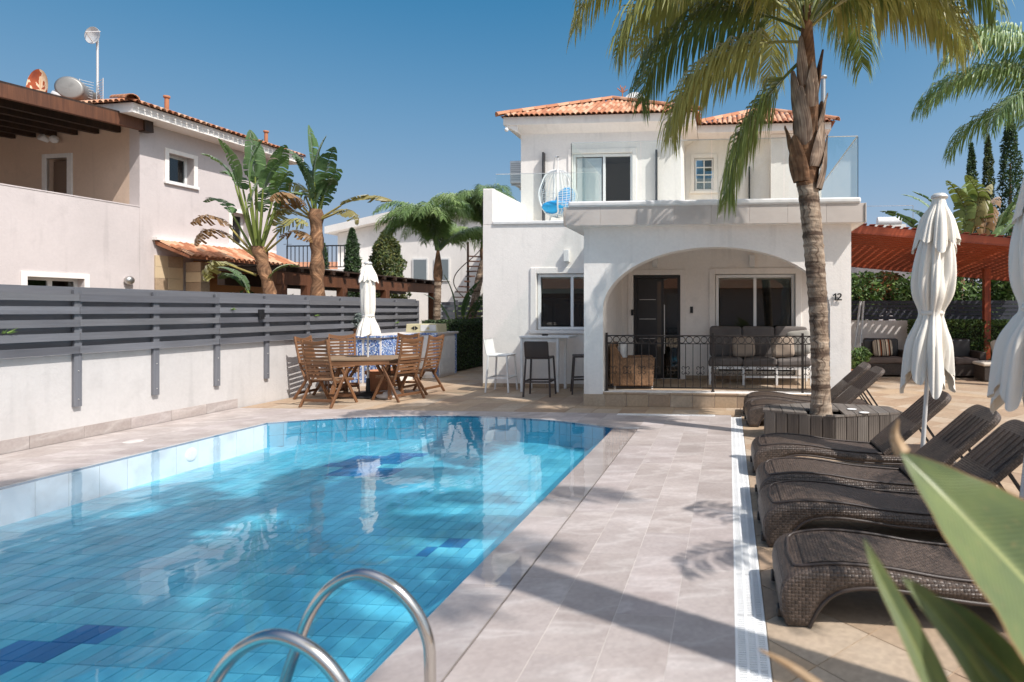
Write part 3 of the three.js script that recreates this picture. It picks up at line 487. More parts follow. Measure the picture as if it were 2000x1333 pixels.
  // eaves and hipped roofs
  w('eave', [bx(-5.4, -0.8, 6.05, 6.24, -18.2, -14.33), extrudeZY([[-14.62, 5.88], [-14.36, 6.05], [-14.62, 6.05]], -5.06, -1.14), extrudeXY([[-5.06, 5.88], [-5.06, 6.05], [-5.37, 6.05]], -18, -14.36), extrudeXY([[-1.14, 5.88], [-0.83, 6.05], [-1.14, 6.05]], -18, -14.36)], M.white);
  w('eave', bx(-0.79, 2.5, 6.05, 6.23, -19.6, -15.35), M.white);
  const r1 = w('roof', [[[-5.46, 6.25, -14.28], [-0.74, 6.25, -14.28], [-3.1, 7.22, -16.25]], [[-0.74, 6.25, -14.28], [-0.74, 6.25, -18.25], [-3.1, 7.22, -16.25]], [[-0.74, 6.25, -18.25], [-5.46, 6.25, -18.25], [-3.1, 7.22, -16.25]], [[-5.46, 6.25, -18.25], [-5.46, 6.25, -14.28], [-3.1, 7.22, -16.25]]].map((t) => hipFace(...t)), M.terra[3]);
  const off = villa.position, L = (x, y, z) => V(x - off.x, y - off.y, z - off.z);
  let up = V(0, 0.97, -1.97).normalize(), run = Math.hypot(0.97, 1.97);
  tileFace(r1, L(-5.48, 6.25, -14.28), V(1, 0, 0), up, 4.76, run, (t) => t * 2.38 / run, (t) => t * 2.38 / run, () => true);
  up = V(-2.36, 0.97, 0).normalize(); tileFace(r1, L(-0.74, 6.25, -14.28), V(0, 0, -1), up, 3.95, 2.5, (t) => t * 0.78, (t) => t * 0.78, () => false);
  ridgeCaps(r1, L(-5.48, 6.26, -14.28), L(-3.1, 7.25, -16.25), 0.1); ridgeCaps(r1, L(-0.72, 6.26, -14.28), L(-3.1, 7.25, -16.25), 0.1);
  const r2 = w('roof', [[[-0.8, 6.24, -15.3], [2.6, 6.24, -15.3], [0.9, 7.1, -17.1]], [[2.6, 6.24, -15.3], [2.6, 6.24, -19.6], [0.9, 7.1, -17.1]], [[-0.8, 6.24, -19.6], [-0.8, 6.24, -15.3], [0.9, 7.1, -17.1]], [[2.6, 6.24, -19.6], [-0.8, 6.24, -19.6], [0.9, 7.1, -17.1]]].map((t) => hipFace(...t)), M.terra[3]);
  up = V(0, 0.89, -1.82).normalize(); tileFace(r2, L(-0.8, 6.24, -15.3), V(1, 0, 0), up, 3.4, 2.02, (t) => t * 0.84, (t) => t * 0.84, (j) => j < 4);
  ridgeCaps(r2, L(2.6, 6.25, -15.3), L(0.9, 7.12, -17.1), 0.1); ridgeCaps(r2, L(-0.8, 6.25, -15.3), L(0.9, 7.12, -17.1), 0.1);
  // small fittings
  for (const [x, y] of [[-3.34, 2.74], [-1.5, 2.62], [0.46, 2.61]]) { const l = w('wall_lamp', cbx(x - 0.055, x + 0.055, y - 0.13, y + 0.11, ZB + 0.0, ZB + 0.11, 0.006), M.paint); wpart(l, 'lamp_lens', bx(x - 0.04, x + 0.04, y - 0.134, y - 0.131, ZB + 0.02, ZB + 0.095), M.glass); }
  const font = await new FontLoader().loadAsync('fonts/droid/droid_sans_bold.typeface.json');
  for (const [ch, x] of [['1', 1.665], ['2', 1.735]]) w('house_number', boxUV(new TextGeometry(ch, { font, size: 0.115, depth: 0.015, curveSegments: 6 }).translate(x, 1.765, ZF + 0.02)), M.black);
  w('flue_pipe', [rod([2.36, 6.0, -15.7], [2.36, 7.42, -15.7], 0.062, 16), lathe([[0.062, 0], [0.1, 0.03], [0.1, 0.07], [0.02, 0.1], [0, 0.1]], 16).translate(2.36, 7.42, -15.7)], M.steel);
  w('security_camera', [rod([-5.3, 6.06, -14.38], [-5.32, 5.97, -14.34], 0.02), new THREE.SphereGeometry(0.05, 12, 8).translate(-5.32, 5.94, -14.33)], M.plastic);
}
{
  const ac = thing('air_conditioner', 'outdoor air conditioner unit on the side wall beside the egg chair', 'air conditioner', [-5.25, 4.75, -15.2]);
  part(ac, 'casing', rbx(-0.16, 0.16, 0, 0.56, -0.4, 0.4, 0.02), M.alu);
  part(ac, 'bracket', [bar([0.2, -0.02, -0.3], [-0.16, -0.02, -0.3], 0.03, 0.03), bar([0.2, -0.02, 0.3], [-0.16, -0.02, 0.3], 0.03, 0.03)], M.steel);
  for (let i = 0; i < 9; i++) part(ac, 'grille_slat', bx(-0.13, 0.13, 0.08 + i * 0.05, 0.095 + i * 0.05, 0.4, 0.412), M.steel);
  const ds = thing('satellite_dish', 'white satellite dish on the villa roof ridge', 'satellite dish', [-2.55, 7.02, -16.5]);
  part(ds, 'reflector', new THREE.SphereGeometry(0.5, 24, 8, 0, Math.PI * 2, 0, 0.62).scale(1, 0.6, 1).rotateX(Math.PI * 0.42).translate(0, 0.18, -0.2), M.plastic);
  part(ds, 'arm', [rod([0, 0, 0], [0, 0.3, 0], 0.02), rod([0, 0.1, 0.05], [0.05, 0.2, 0.45], 0.012)], M.steel);
  const an = thing('roof_aerial', 'small reddish aerial standing left of the white roof dish', 'aerial', [-2.85, 7.15, -16.3]);
  part(an, 'mast', rod([0, 0, 0], [0, 0.45, 0], 0.015), M.terra[1]);
  for (const [x, y] of [[-0.14, 0.42], [-0.06, 0.5], [0.08, 0.48], [0.14, 0.38]]) part(an, 'prong', rod([0, 0.3, 0], [x, y, 0], 0.014), M.terra[1]);
}
// porch railing
{
  const rl = thing('porch_railing', 'dark wrought iron railing with rings and scrolls across the arched porch', 'railing', [-0.25, 0.236, -10.28]);
  const x0 = -1.84, x1 = 1.88; 
  part(rl, 'top_rail', cbx(x0, x1, 0.93, 0.95, -0.015, 0.015, 0.003), M.iron);
  part(rl, 'ring_rail', cbx(x0, x1, 0.8, 0.814, -0.01, 0.01, 0.002), M.iron);
  part(rl, 'bottom_rail', cbx(x0, x1, 0.06, 0.076, -0.01, 0.01, 0.002), M.iron);
  const n = 30, st = (x1 - x0) / n, barG = cbx(-0.006, 0.006, 0.076, 0.8, -0.006, 0.006, 0.001), ringG = new THREE.TorusGeometry(0.054, 0.007, 5, 14), post = cbx(-0.019, 0.019, 0, 0.99, -0.019, 0.019, 0.003);
  const sc = []; for (const s of [-1, 1]) for (const u of [-1, 1]) { const p = []; for (let i = 0; i <= 10; i++) { const a = i / 10 * 4.6, r = 0.036 * (1 - i * 0.055); p.push([s * (0.012 + 0.03 - r * Math.cos(a) * 0.9), u * (0.035 + r * Math.sin(a)), 0]); } sc.push(tube(p, 0.0055, 14, 4)); }
  const scG = merge(sc);
  for (let i = 0; i < n; i++) {
    const x = x0 + (i + 0.5) * st; part(rl, 'ring', ringG, M.iron).position.set(x, 0.872, 0);
    if (i) part(rl, 'baluster', barG, M.iron).position.set(x0 + i * st, 0, 0);
    if (i && i % 2) part(rl, 'scroll', scG, M.iron).position.set(x0 + i * st, 0.36, 0);
  }
  for (const x of [x0 + 0.02, -0.02, x1 - 0.42, x1 - 0.02]) { part(rl, 'post', post, M.iron).position.set(x, 0, 0.0); }
  part(rl, 'post_foot', [bx(x0 - 0.01, x0 + 0.05, 0, 0.02, -0.03, 0.03), bx(-0.05, 0.01, 0, 0.02, -0.03, 0.03)], M.iron);
}
// hanging egg chair on the wing terrace
{
  const eg = thing('egg_chair', 'white wicker hanging egg chair with bright blue cushion on the terrace', 'hanging chair', [-3.85, 3.4, -13.6], -0.5); eg.scale.setScalar(0.88);
  part(eg, 'stand', [tube([[-0.5, 0.03, -0.1], [-0.5, 0.9, -0.35], [-0.45, 1.6, -0.3], [-0.2, 1.93, -0.1], [0, 1.9, 0]], 0.024, 30, 8), tube([[-0.5, 0.03, -0.45], [0.1, 0.03, -0.55], [0.5, 0.03, 0], [0.1, 0.03, 0.55], [-0.5, 0.03, 0.45]], 0.022, 30, 8, true), rod([0, 1.88, 0], [0, 1.55, 0], 0.008)], M.paint);
  const egg = (th, ph) => { const y = 0.95 + 0.62 * Math.cos(th) * (th < Math.PI / 2 ? 1 : 0.98), r = 0.5 * Math.pow(Math.sin(th), 0.85) * (th < 1.5 ? 0.92 : 1); return [r * Math.sin(ph), y, r * Math.cos(ph) * 0.95]; };
  for (let k = 0; k < 22; k++) { const ph = 0.75 + k / 21 * (Math.PI * 2 - 1.5); part(eg, 'rib', tube(Array.from({ length: 9 }, (_, i) => egg(0.06 + i / 8 * 3.0, ph)), 0.0075, 20, 5), M.paint); }
  const cross = []; for (let i = 3; i < 26; i++) { const th = 1.35 + (i - 3) * 0.072; cross.push(tube(Array.from({ length: 14 }, (_, k) => egg(th, 0.7 + k / 13 * (Math.PI * 2 - 1.4))), 0.006, 26, 4)); }
  part(eg, 'weave', cross, M.paint);
  part(eg, 'rim', tube([...Array.from({ length: 8 }, (_, i) => egg(0.1 + i / 7 * 2.5, 0.72)), ...Array.from({ length: 8 }, (_, i) => egg(2.6 - i / 7 * 2.5, -0.72))], 0.02, 60, 8), M.paint);
  const cg = new THREE.SphereGeometry(0.4, 24, 16).scale(1, 0.42, 0.85).translate(0, 0.6, 0.06), cb = new THREE.SphereGeometry(0.36, 24, 16).scale(0.95, 0.9, 0.3).rotateX(-0.25).translate(0, 0.86, -0.26); part(eg, 'cushion', [cg, cb], M.blueCush);
}
// ---------------------------------------------------------------- boundary wall and slat fence on the left
{
  reseed(51);
  const bw = thing('boundary_wall', 'white rendered boundary wall along the left side of the pool', 'wall', [-8.18, 0, -6]);
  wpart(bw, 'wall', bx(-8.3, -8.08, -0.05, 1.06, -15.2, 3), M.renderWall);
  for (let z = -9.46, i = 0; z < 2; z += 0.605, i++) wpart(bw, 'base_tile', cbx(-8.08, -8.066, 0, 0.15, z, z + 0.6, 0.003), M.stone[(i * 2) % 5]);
  const fe = thing('slat_fence', 'grey horizontal slat fence on top of the white boundary wall', 'fence', [-8.1, 0, -6]);
  const posts = []; for (let z = -15.305; z < 3; z += 1.045) posts.push(z);
  const ys = [1.07, 1.235, 1.4, 1.56, 1.715];
  posts.forEach((z, i) => {
    wpart(fe, 'post', cbx(-8.079, -8.035, 0.41, 1.86, z - 0.045, z + 0.045, 0.004), M.greySlat);
    for (const y of [0.5, 0.85]) wpart(fe, 'bolt', new THREE.SphereGeometry(0.009, 8, 6).translate(-8.034, y, z), M.steel);
    if (i && i % 2 === 0) {
      for (const y of ys) { const g = cbx(-8.034, -8.01, y + rr(-0.004, 0.004), y + 0.09, posts[i - 2] + 0.003, z - 0.003, 0.004); g.attributes.uv && boxUV(g.rotateX(0)); wpart(fe, 'slat', swapUV(g.translate(rr(-0.003, 0.003), 0, 0)), pick(M.greySlats)); }
      for (const y of [1.155, 1.32, 1.485, 1.645, 1.795]) wpart(fe, 'back_slat', swapUV(cbx(-8.12, -8.09, y, y + 0.098, posts[i - 2] + 0.003, z - 0.003, 0.004)), M.greySlat);
    }
  });
  wpart(fe, 'switch_box', cbx(-8.008, -7.97, 1.45, 1.62, -9.93, -9.82, 0.006), M.black);
  function swapUV(g) { const u = g.attributes.uv, a = rnd() * 3; for (let i = 0; i < u.count; i++) u.setXY(i, u.getY(i), u.getX(i) + a); return g; }
  // weeds poking through
  for (const [z, y, n] of [[-6.15, 1.35, 7], [-9.3, 1.62, 4], [-11.3, 1.5, 6], [-12.7, 1.15, 4], [-14.2, 1.3, 5]]) {
    const l = []; for (let i = 0; i < n; i++) { const a = rr(-1, 1), s = rr(0.05, 0.11), g = new THREE.ConeGeometry(0.012, s, 4).translate(0, s / 2, 0).rotateX(a * 1.2).rotateZ(-rr(0.6, 1.8)).translate(-8.01, y, z + a * 0.05); l.push(g); }
    single('creeper_sprig', l, std({ color: 0x6f8a45, roughness: 0.8 }), `small green sprig poking through the grey fence ${['nearest the left picture edge', 'right of the second low post', 'above the leftmost dining chair', 'left of the dining parasol', 'right of the dining parasol'][[-6.15, -9.3, -11.3, -12.7, -14.2].indexOf(z)]}`, 'plant', 'sprigs in the fence');
  }
  const bf = thing('back_fence', 'dark slat fence in shade behind the clipped hedge', 'fence', [-6, 0, -19.6]);
  for (let i = 0; i < 6; i++) wpart(bf, 'slat', bx(-9.5, -3.5, 0.95 + i * 0.165, 1.06 + i * 0.165, -19.62, -19.6), M.greySlat);
  for (const x of [-9, -7.8, -6.6, -5.4]) wpart(bf, 'post', bx(x - 0.04, x + 0.04, 0, 1.94, -19.67, -19.62), M.greySlat);
  wpart(bf, 'base', bx(-9.5, -3.5, 0, 0.93, -19.8, -19.62), M.white);
}
// ---------------------------------------------------------------- cream house on the left
{
  reseed(61);
  const h = thing('cream_house', 'cream two-storey house with dark timber balcony canopy beyond the fence', 'house', [-13.5, 0, -13], -4.5 * D2R);
  M.recess = std({ color: 0xdcc3ae, roughness: 0.9, map: stuccoC, bumpMap: stuccoB, bumpScale: 0.003 });
  const rectZ = (z0, z1, y0, y1) => [[z0, y0], [z1, y0], [z1, y1], [z0, y1]];
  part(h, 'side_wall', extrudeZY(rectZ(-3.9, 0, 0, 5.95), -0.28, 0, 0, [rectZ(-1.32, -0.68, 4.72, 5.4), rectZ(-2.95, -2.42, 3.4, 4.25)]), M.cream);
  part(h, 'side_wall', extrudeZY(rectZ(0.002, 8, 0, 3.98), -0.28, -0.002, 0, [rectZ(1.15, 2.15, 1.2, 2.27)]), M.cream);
  part(h, 'parapet_cap', bx(-0.29, 0.008, 3.98, 4.005, 0, 8), M.cream);
  part(h, 'recess_wall', extrudeXY([[-7, 0], [-0.28, 0], [-0.28, 5.95], [-7, 5.95]], -0.25, 0.0, 0, [[[-2.6, 3.2], [-2.0, 3.2], [-2.0, 5.2], [-2.6, 5.2]]]), M.recess);
  part(h, 'recess_wall', [bx(-7.2, -7, 0, 5.95, -3.9, 8), bx(-7, -0.28, 0, 5.95, -3.9, -3.7)], M.recess);
  part(h, 'balcony_floor', bx(-7, -0.28, 2.95, 3.15, 0, 8), M.cream);
  const dr = part(h, 'balcony_door', bx(-2.55, -2.05, 3.2, 5.15, -0.14, -0.1), std({ color: 0x6e5a4c, roughness: 0.5 }));
  part(dr, 'door_frame', [cbx(-2.72, -2.6, 3.2, 5.3, -0.05, 0.03), cbx(-2.0, -1.86, 3.2, 5.3, -0.05, 0.03), cbx(-2.6, -2.0, 5.2, 5.3, -0.05, 0.0295)], M.paint);
  const winX = (z0, z1, y0, y1, xr, cols) => {
    const w = new THREE.Group(); w.name = 'window'; h.add(w); const f = 0.06;
    part(w, 'frame', [bx(xr - 0.06, xr, y0, y1, z0, z0 + f), bx(xr - 0.06, xr, y0, y1, z1 - f, z1), bx(xr - 0.06, xr, y1 - f, y1, z0 + f, z1 - f), bx(xr - 0.06, xr, y0, y0 + f, z0 + f, z1 - f), ...(cols > 1 ? [bx(xr - 0.05, xr - 0.005, y0 + f, y1 - f, (z0 + z1) / 2 - 0.04, (z0 + z1) / 2 + 0.04)] : [])], M.paint);
    part(w, 'pane', bx(xr - 0.035, xr - 0.03, y0 + f, y1 - f, z0 + f, z1 - f), M.winGlass);
    part(w, 'surround', [cbx(0.0, 0.025, y0 - 0.02, y1 + 0.1, z0 - 0.1, z0, 0.005), cbx(0.0, 0.025, y0 - 0.02, y1 + 0.1, z1, z1 + 0.1, 0.005), cbx(0.0, 0.0247, y1, y1 + 0.1, z0, z1, 0.005)], M.white);
    part(w, 'sill', cbx(-0.2, 0.06, y0 - 0.07, y0, z0 - 0.12, z1 + 0.12, 0.008), M.paint);
  };
  winX(-1.32, -0.68, 4.72, 5.4, -0.19, 1); winX(-2.95, -2.42, 3.4, 4.25, -0.19, 1); winX(1.15, 2.15, 1.2, 2.27, -0.16, 2);
  part(h, 'dark_room', [bx(-2.2, -2.1, 0, 5.9, -3.7, -0.26), bx(-2.2, -2.1, 0, 2.9, 0, 8), bx(-2.1, -0.3, 2.8, 2.9, 0, 8)], M.roomDark);
  // eave, roof
  part(h, 'eave', [bx(-7.6, 0.55, 5.95, 6.05, -4.3, 0.6), bx(0.5, 0.56, 6.05, 6.16, -4.3, 0.6), bx(-7.6, 0.5, 6.05, 6.16, 0.54, 0.6)], M.white);
  const rf = part(h, 'roof', [[[0.62, 6.17, 0.66], [0.62, 6.17, -4.35], [-3.5, 7.35, -2.2]], [[-7.6, 6.17, 0.66], [0.62, 6.17, 0.66], [-3.5, 7.35, -2.2]], [[0.62, 6.17, -4.35], [-7.6, 6.17, -4.35], [-3.5, 7.35, -2.2]], [[-7.6, 6.17, -4.35], [-7.6, 6.17, 0.66], [-3.5, 7.35, -2.2]]].map((t) => hipFace(...t)), M.terra[3]);
  tileFace(rf, V(0.64, 6.17, 0.66), V(0, 0, -1), V(-4.1, 1.18, 0).normalize(), 5.0, 1.6, (t) => t * 0.7, (t) => t * 0.7, (j) => j < 2, 0.14);
  tileFace(rf, V(-3.0, 6.17, 0.68), V(1, 0, 0), V(0, 1.18, -2.86).normalize(), 3.65, 1.3, () => 0, (t) => t * 1.3, (j) => j < 3, 0.14);
  ridgeCaps(rf, V(0.62, 6.2, 0.66), V(-3.5, 7.4, -2.2), 0.12);
  // timber canopy over the balcony
  const cn = part(h, 'canopy', bx(-6.5, 0.22, 5.98, 6.02, 0.61, 8), M.darkWood);
  part(cn, 'fascia_beam', cbx(0.1, 0.22, 5.72, 5.98, 0.1, 8, 0.01), M.brownWood);
  part(cn, 'beam_end', cbx(0.06, 0.26, 5.7, 5.96, -0.1, 0.099, 0.01), M.darkWood);
  for (let i = 0; i < 9; i++) part(cn, 'rafter', cbx(-0.62 - i * 0.6, -0.5 - i * 0.6, 5.72, 5.975, 0.02, 8, 0.008), M.darkWood);
  cn.rotation.x = 0.05; cn.position.z = -0.3;
  // lean-to roof with stone flank and timber lintel
  const lt = part(h, 'lean_to_roof', extrudeXY([[0, 3.25], [0.95, 2.88], [0.95, 2.82], [0, 3.16]], -3.7, -0.35), M.terra[3]);
  tileFace(lt, V(0.98, 2.885, -0.33), V(0, 0, -1), V(-0.95, 0.37, 0).normalize(), 3.35, 0.95, () => 0, () => 0, () => true, 0.15);
  part(h, 'roof_flashing', bx(0, 0.14, 3.26, 3.33, -3.75, -0.28), M.white);
  for (let j = 0; j < 7; j++) for (let i = 0; i < 2; i++) part(h, 'stone_block', cbx(0.004, 0.05, 1.02 + j * 0.27, 1.285 + j * 0.27, -0.33 - (i + 1) * 0.34 + (i === 0 ? 0.04 : 0) + 0.004, -0.33 - i * 0.34 + (i ? 0.04 : 0), 0.006), [M.beige, M.tan[2], M.beige][(i + j) % 3]);
  for (let j = 0; j < 8; j++) part(h, 'stone_block', cbx(0.06, 0.5, 0.8 + j * 0.25, 1.045 + j * 0.25, -1.3, -1.05, 0.008), [M.beige, M.tan[2]][j % 2]);
  part(h, 'lintel', cbx(0.7, 0.9, 2.58, 2.8, -4.3, -1.0, 0.01), M.brownWood);
  part(h, 'porch_wall', bx(0.004, 0.02, 0, 2.85, -4.2, -1.31), std({ color: 0xc98f5c, roughness: 0.85, map: stuccoC }));
  const lamp = part(h, 'wall_lamp', new THREE.SphereGeometry(0.1, 16, 10).scale(0.8, 1, 1).translate(0.07, 2.28, 0.28), M.steel); part(lamp, 'lamp_plate', lathe([[0, 0], [0.07, 0], [0.07, 0.02], [0, 0.02]], 14).rotateZ(-Math.PI / 2).translate(0.0, 2.28, 0.28), M.paint);
  const l2 = part(h, 'spot_lamp', [new THREE.SphereGeometry(0.09, 14, 10).translate(-2.2, 5.6, 0.14), lathe([[0.05, 0], [0.09, 0.16], [0, 0.16]], 14).rotateX(1.2).translate(-2.4, 5.58, 0.12)], M.plastic);
  part(h, 'gutter_tile', bx(-0.0, 0.1, 3.1, 3.16, 3.2, 3.7), M.terra[0]);
  // rooftop things
  const rw = (x, y, z) => [x, y, z];
  const rd = thing('rusty_dish', 'rusty orange satellite dish above the dark balcony canopy', 'satellite dish', rw(-18.5, 6.55, -15), 0.5);
  part(rd, 'reflector', lathe([[0, 0.0], [0.2, 0.02], [0.4, 0.075], [0.52, 0.14], [0.53, 0.14], [0.41, 0.06], [0.2, 0.0], [0, -0.02]], 28).rotateX(Math.PI / 2).scale(0.42, 1, 1).rotateX(-0.2).translate(0, 1.0, 0), M.rust);
  part(rd, 'feed_arm', [rod([0, 0.55, 0.05], [0.1, 0.75, 0.5], 0.02), rbx(0.04, 0.2, 0.68, 0.82, 0.45, 0.6, 0.02)], M.rust); part(rd, 'mast', rod([0, 0, -0.05], [0, 0.9, -0.1], 0.03), M.steel);
  const tk = thing('water_tank', 'grey cylindrical solar water tank lying on the cream house roof', 'water tank', rw(-17.4, 6.75, -15.1), -0.35);
  part(tk, 'drum', lathe([[0, -0.75], [0.24, -0.75], [0.3, -0.7], [0.3, 0.7], [0.24, 0.75], [0, 0.75]], 28).rotateX(Math.PI / 2).rotateY(0.9).translate(0, 0.62, 0), M.tank);
  part(tk, 'float_ball', new THREE.SphereGeometry(0.19, 18, 12).scale(1.25, 1, 1).translate(0.25, 0.42, 0.5), M.plastic); part(tk, 'cradle', [bar([-0.4, 0, 0.2], [-0.4, 0.4, 0.2], 0.05, 0.05), bar([0.4, 0, -0.2], [0.4, 0.4, -0.2], 0.05, 0.05), bar([0.25, 0, 0.5], [0.25, 0.3, 0.5], 0.04, 0.04)], M.steel);
  const ms = thing('aerial_mast', 'tall aerial mast with round dish on top and grid antenna below', 'antenna', rw(-16.8, 6.8, -15));
  part(ms, 'mast', rod([0, -0.2, 0], [0, 2.05, 0], 0.028), M.alu);
  part(ms, 'round_dish', [lathe([[0, 0], [0.13, 0.015], [0.22, 0.06], [0.23, 0.06], [0.13, -0.01], [0, -0.03]], 24).rotateX(Math.PI / 2).translate(-0.02, 2.1, 0.06)], M.alu);
  part(ms, 'dish_struts', [rod([-0.2, 2.2, 0.1], [0, 2.1, 0.3], 0.012), rod([0.2, 2.2, 0.1], [0, 2.1, 0.3], 0.012), rod([0, 1.9, 0.1], [0, 2.1, 0.3], 0.012)], M.alu);
  const grid = []; for (const s of [-1, 1]) { for (let i = 0; i < 9; i++) grid.push(rod([s * 0.06, 0.3 + i * 0.07, 0.05], [s * 0.34, 0.36 + i * 0.07, 0.16], 0.008, 5)); grid.push(rod([s * 0.34, 0.34, 0.16], [s * 0.34, 0.94, 0.16], 0.01, 5)); } part(ms, 'grid_antenna', grid, M.alu); part(ms, 'clamp', [rbx(-0.06, 0.06, 0.1, 0.6, -0.02, 0.08, 0.02)], M.steel);
  for (const [z, lb] of [[-1.5, 'short terracotta vent pipe on the cream house roof, left one'], [-4.6, 'short terracotta vent pipe behind the taller strelitzia tree']]) { const v = single('vent_pipe', [rod([0, 0, 0], [0, 0.75, 0], 0.05, 12), lathe([[0.05, 0], [0.075, 0.01], [0.075, 0.06], [0, 0.07]], 12).translate(0, 0.75, 0)], M.terra[1], lb, 'vent pipe', 'vent pipes on the cream house'); const p = V(-1.0, 6.3, z).applyAxisAngle(V(0, 1, 0), -4.5 * D2R).add(V(-13.5, 0, -13)); v.position.copy(p); }
}
// ---------------------------------------------------------------- brown pergola of the neighbour, far houses
{
  const pg = thing('neighbour_pergola', 'low brown timber pergola behind the fence beside the banana-like trees', 'pergola', [-10.5, 0, -16]);
  wpart(pg, 'roof_beam', cbx(-10.6, -10.45, 2.22, 2.52, -21.5, -13.4, 0.01), M.brownWood);
  for (let i = 0; i < 14; i++) wpart(pg, 'rafter', cbx(-12, -10.3, 2.53, 2.62, -21.3 + i * 0.6, -21.2 + i * 0.6, 0.006), M.darkWood);
  wpart(pg, 'roof_deck', bx(-12, -10.35, 2.625, 2.66, -21.5, -13.3), M.darkWood);
  for (const z of [-13.6, -14.5, -15.9, -18, -21]) wpart(pg, 'post', cbx(-10.62, -10.42, 0, 2.22, z - 0.1, z + 0.1, 0.01), M.brownWood);
  wpart(pg, 'back_beam', cbx(-11.95, -11.75, 2.2, 2.5, -21.5, -13.4, 0.01), M.darkWood);
  reseed(71);
  const box = (t, n, x0, x1, y0, y1, z0, z1, m) => wpart(t, n, bx(x0, x1, y0, y1, z0, z1), m);
  const a = thing('far_house', 'white house with sloping parapet roof behind the cypress trees', 'house', [-14, 0, -28]);
  wpart(a, 'wall', extrudeXY([[-17.4, 0], [-9, 0], [-9, 5.9], [-14.6, 5.6], [-17.4, 5.05]], -34, -26), M.white);
  wpart(a, 'roof_slab', extrudeXY([[-17.75, 5.0], [-14.6, 5.62], [-9, 5.92], [-9, 6.2], [-14.6, 5.95], [-17.75, 5.3]], -34.2, -25.6), M.white);
  for (const x of [-13.9, -12.9]) { const w = box(a, 'window', x, x + 0.7, 2.9, 3.9, -25.99, -25.95, M.paint); wpart(w, 'pane', bx(x + 0.06, x + 0.64, 2.96, 3.84, -25.95, -25.94), M.farPane); }
  const w3 = box(a, 'garage_window', -12.6, -10.9, 1.0, 1.95, -25.99, -25.94, M.paint); for (const x of [-12.5, -11.7]) wpart(w3, 'pane', bx(x, x + 0.72, 1.1, 1.88, -25.94, -25.93), M.farPane);
  const b = thing('corner_house', 'white house with tiled verge and spiral stair close behind the villa', 'house', [-8, 0, -27]);
  wpart(b, 'wall', bx(-10.2, -3, 0, 4.6, -32, -24.5), M.white);
  wpart(b, 'verge', bx(-10.4, -3, 4.6, 4.72, -32, -24.2), M.white);
  for (let i = 0; i < 18; i++) { const o = part(b, 'verge_tile', tileGeo, M.terra[(i * 3) % 5]); o.position.set(-2.3 + i * 0.14, 4.74, 2.6); }
  const bw = box(b, 'window', -9.95, -9.6, 3.25, 4.05, -24.49, -24.46, M.paint); wpart(bw, 'pane', bx(-9.91, -9.64, 3.3, 4.0, -24.46, -24.45), M.farPane); wpart(bw, 'sill', bx(-10.0, -9.55, 3.16, 3.22, -24.49, -24.4), M.paint);
  const st = thing('spiral_stair', 'slim spiral stair on the wall behind the right-hand mid palm', 'stair', [-10.6, 0, -24.2]);
  part(st, 'pole', rod([0, 0, 0], [0, 4.4, 0], 0.05), M.darkWood); for (let i = 0; i < 18; i++) part(st, 'tread', bx(0, 0.55, -0.02, 0.02, -0.1, 0.1), M.brownWood).position.set(0, 0.25 + i * 0.21, 0), st.children[st.children.length - 1].rotation.y = i * 0.42;
  const rail = []; for (let i = 0; i <= 40; i++) { const k = i / 40 * 18, a2 = -k * 0.42; rail.push([0.55 * Math.cos(a2), 1.0 + k * 0.21, 0.55 * Math.sin(a2)]); } part(st, 'handrail', tube(rail, 0.02, 80, 5), M.darkWood);
  const c = thing('distant_house', 'distant white house with orange roof between the two strelitzia trunks', 'house', [-28, 0, -42]);
  wpart(c, 'wall', bx(-34, -22, 0, 4.2, -46, -40), M.white); wpart(c, 'roof', extrudeZY([[-39.6, 4.2], [-46.4, 4.2], [-43, 5.2]], -34.4, -21.6), M.terra[0]);
  for (const x of [-30.5, -28.3, -26.5]) { const q = box(c, 'window', x, x + 0.9, 2.9, 3.8, -39.99, -39.95, M.paint); wpart(q, 'pane', bx(x + 0.08, x + 0.82, 2.98, 3.72, -39.95, -39.94), M.farPane); }
  const tk2 = single('roof_tank', lathe([[0, 0], [0.45, 0], [0.5, 0.1], [0.5, 0.9], [0.3, 1.1], [0, 1.12]], 20), M.plastic, 'white round water tank on the distant orange roof', 'water tank'); tk2.position.set(-24.7, 4.6, -41.5);
  const rl = thing('roof_railing', 'black railing beside the cypress trees left of the far house', 'railing', [-16, 3.3, -24]);
  part(rl, 'rail', [bx(-2.3, 0.4, 0.95, 1.0, -0.02, 0.02), bx(-2.3, 0.4, 0.08, 0.12, -0.02, 0.02)], M.black); for (let i = 0; i < 16; i++) part(rl, 'bar', bx(-2.3 + i * 0.18, -2.275 + i * 0.18, 0.1, 1.0, -0.012, 0.012), M.black);
  part(rl, 'terrace_edge', bx(-2.4, 0.6, -3.3, 0, -3, 0.1), M.white);
  const an2 = single('distant_aerial', [rod([0, 0, 0], [0, 2.2, 0], 0.03, 6), rod([-0.3, 1.7, 0], [0.3, 1.7, 0], 0.015, 5)], M.black, 'thin black aerial on the distant orange roof', 'aerial'); an2.position.set(-31.2, 4.6, -41);
}
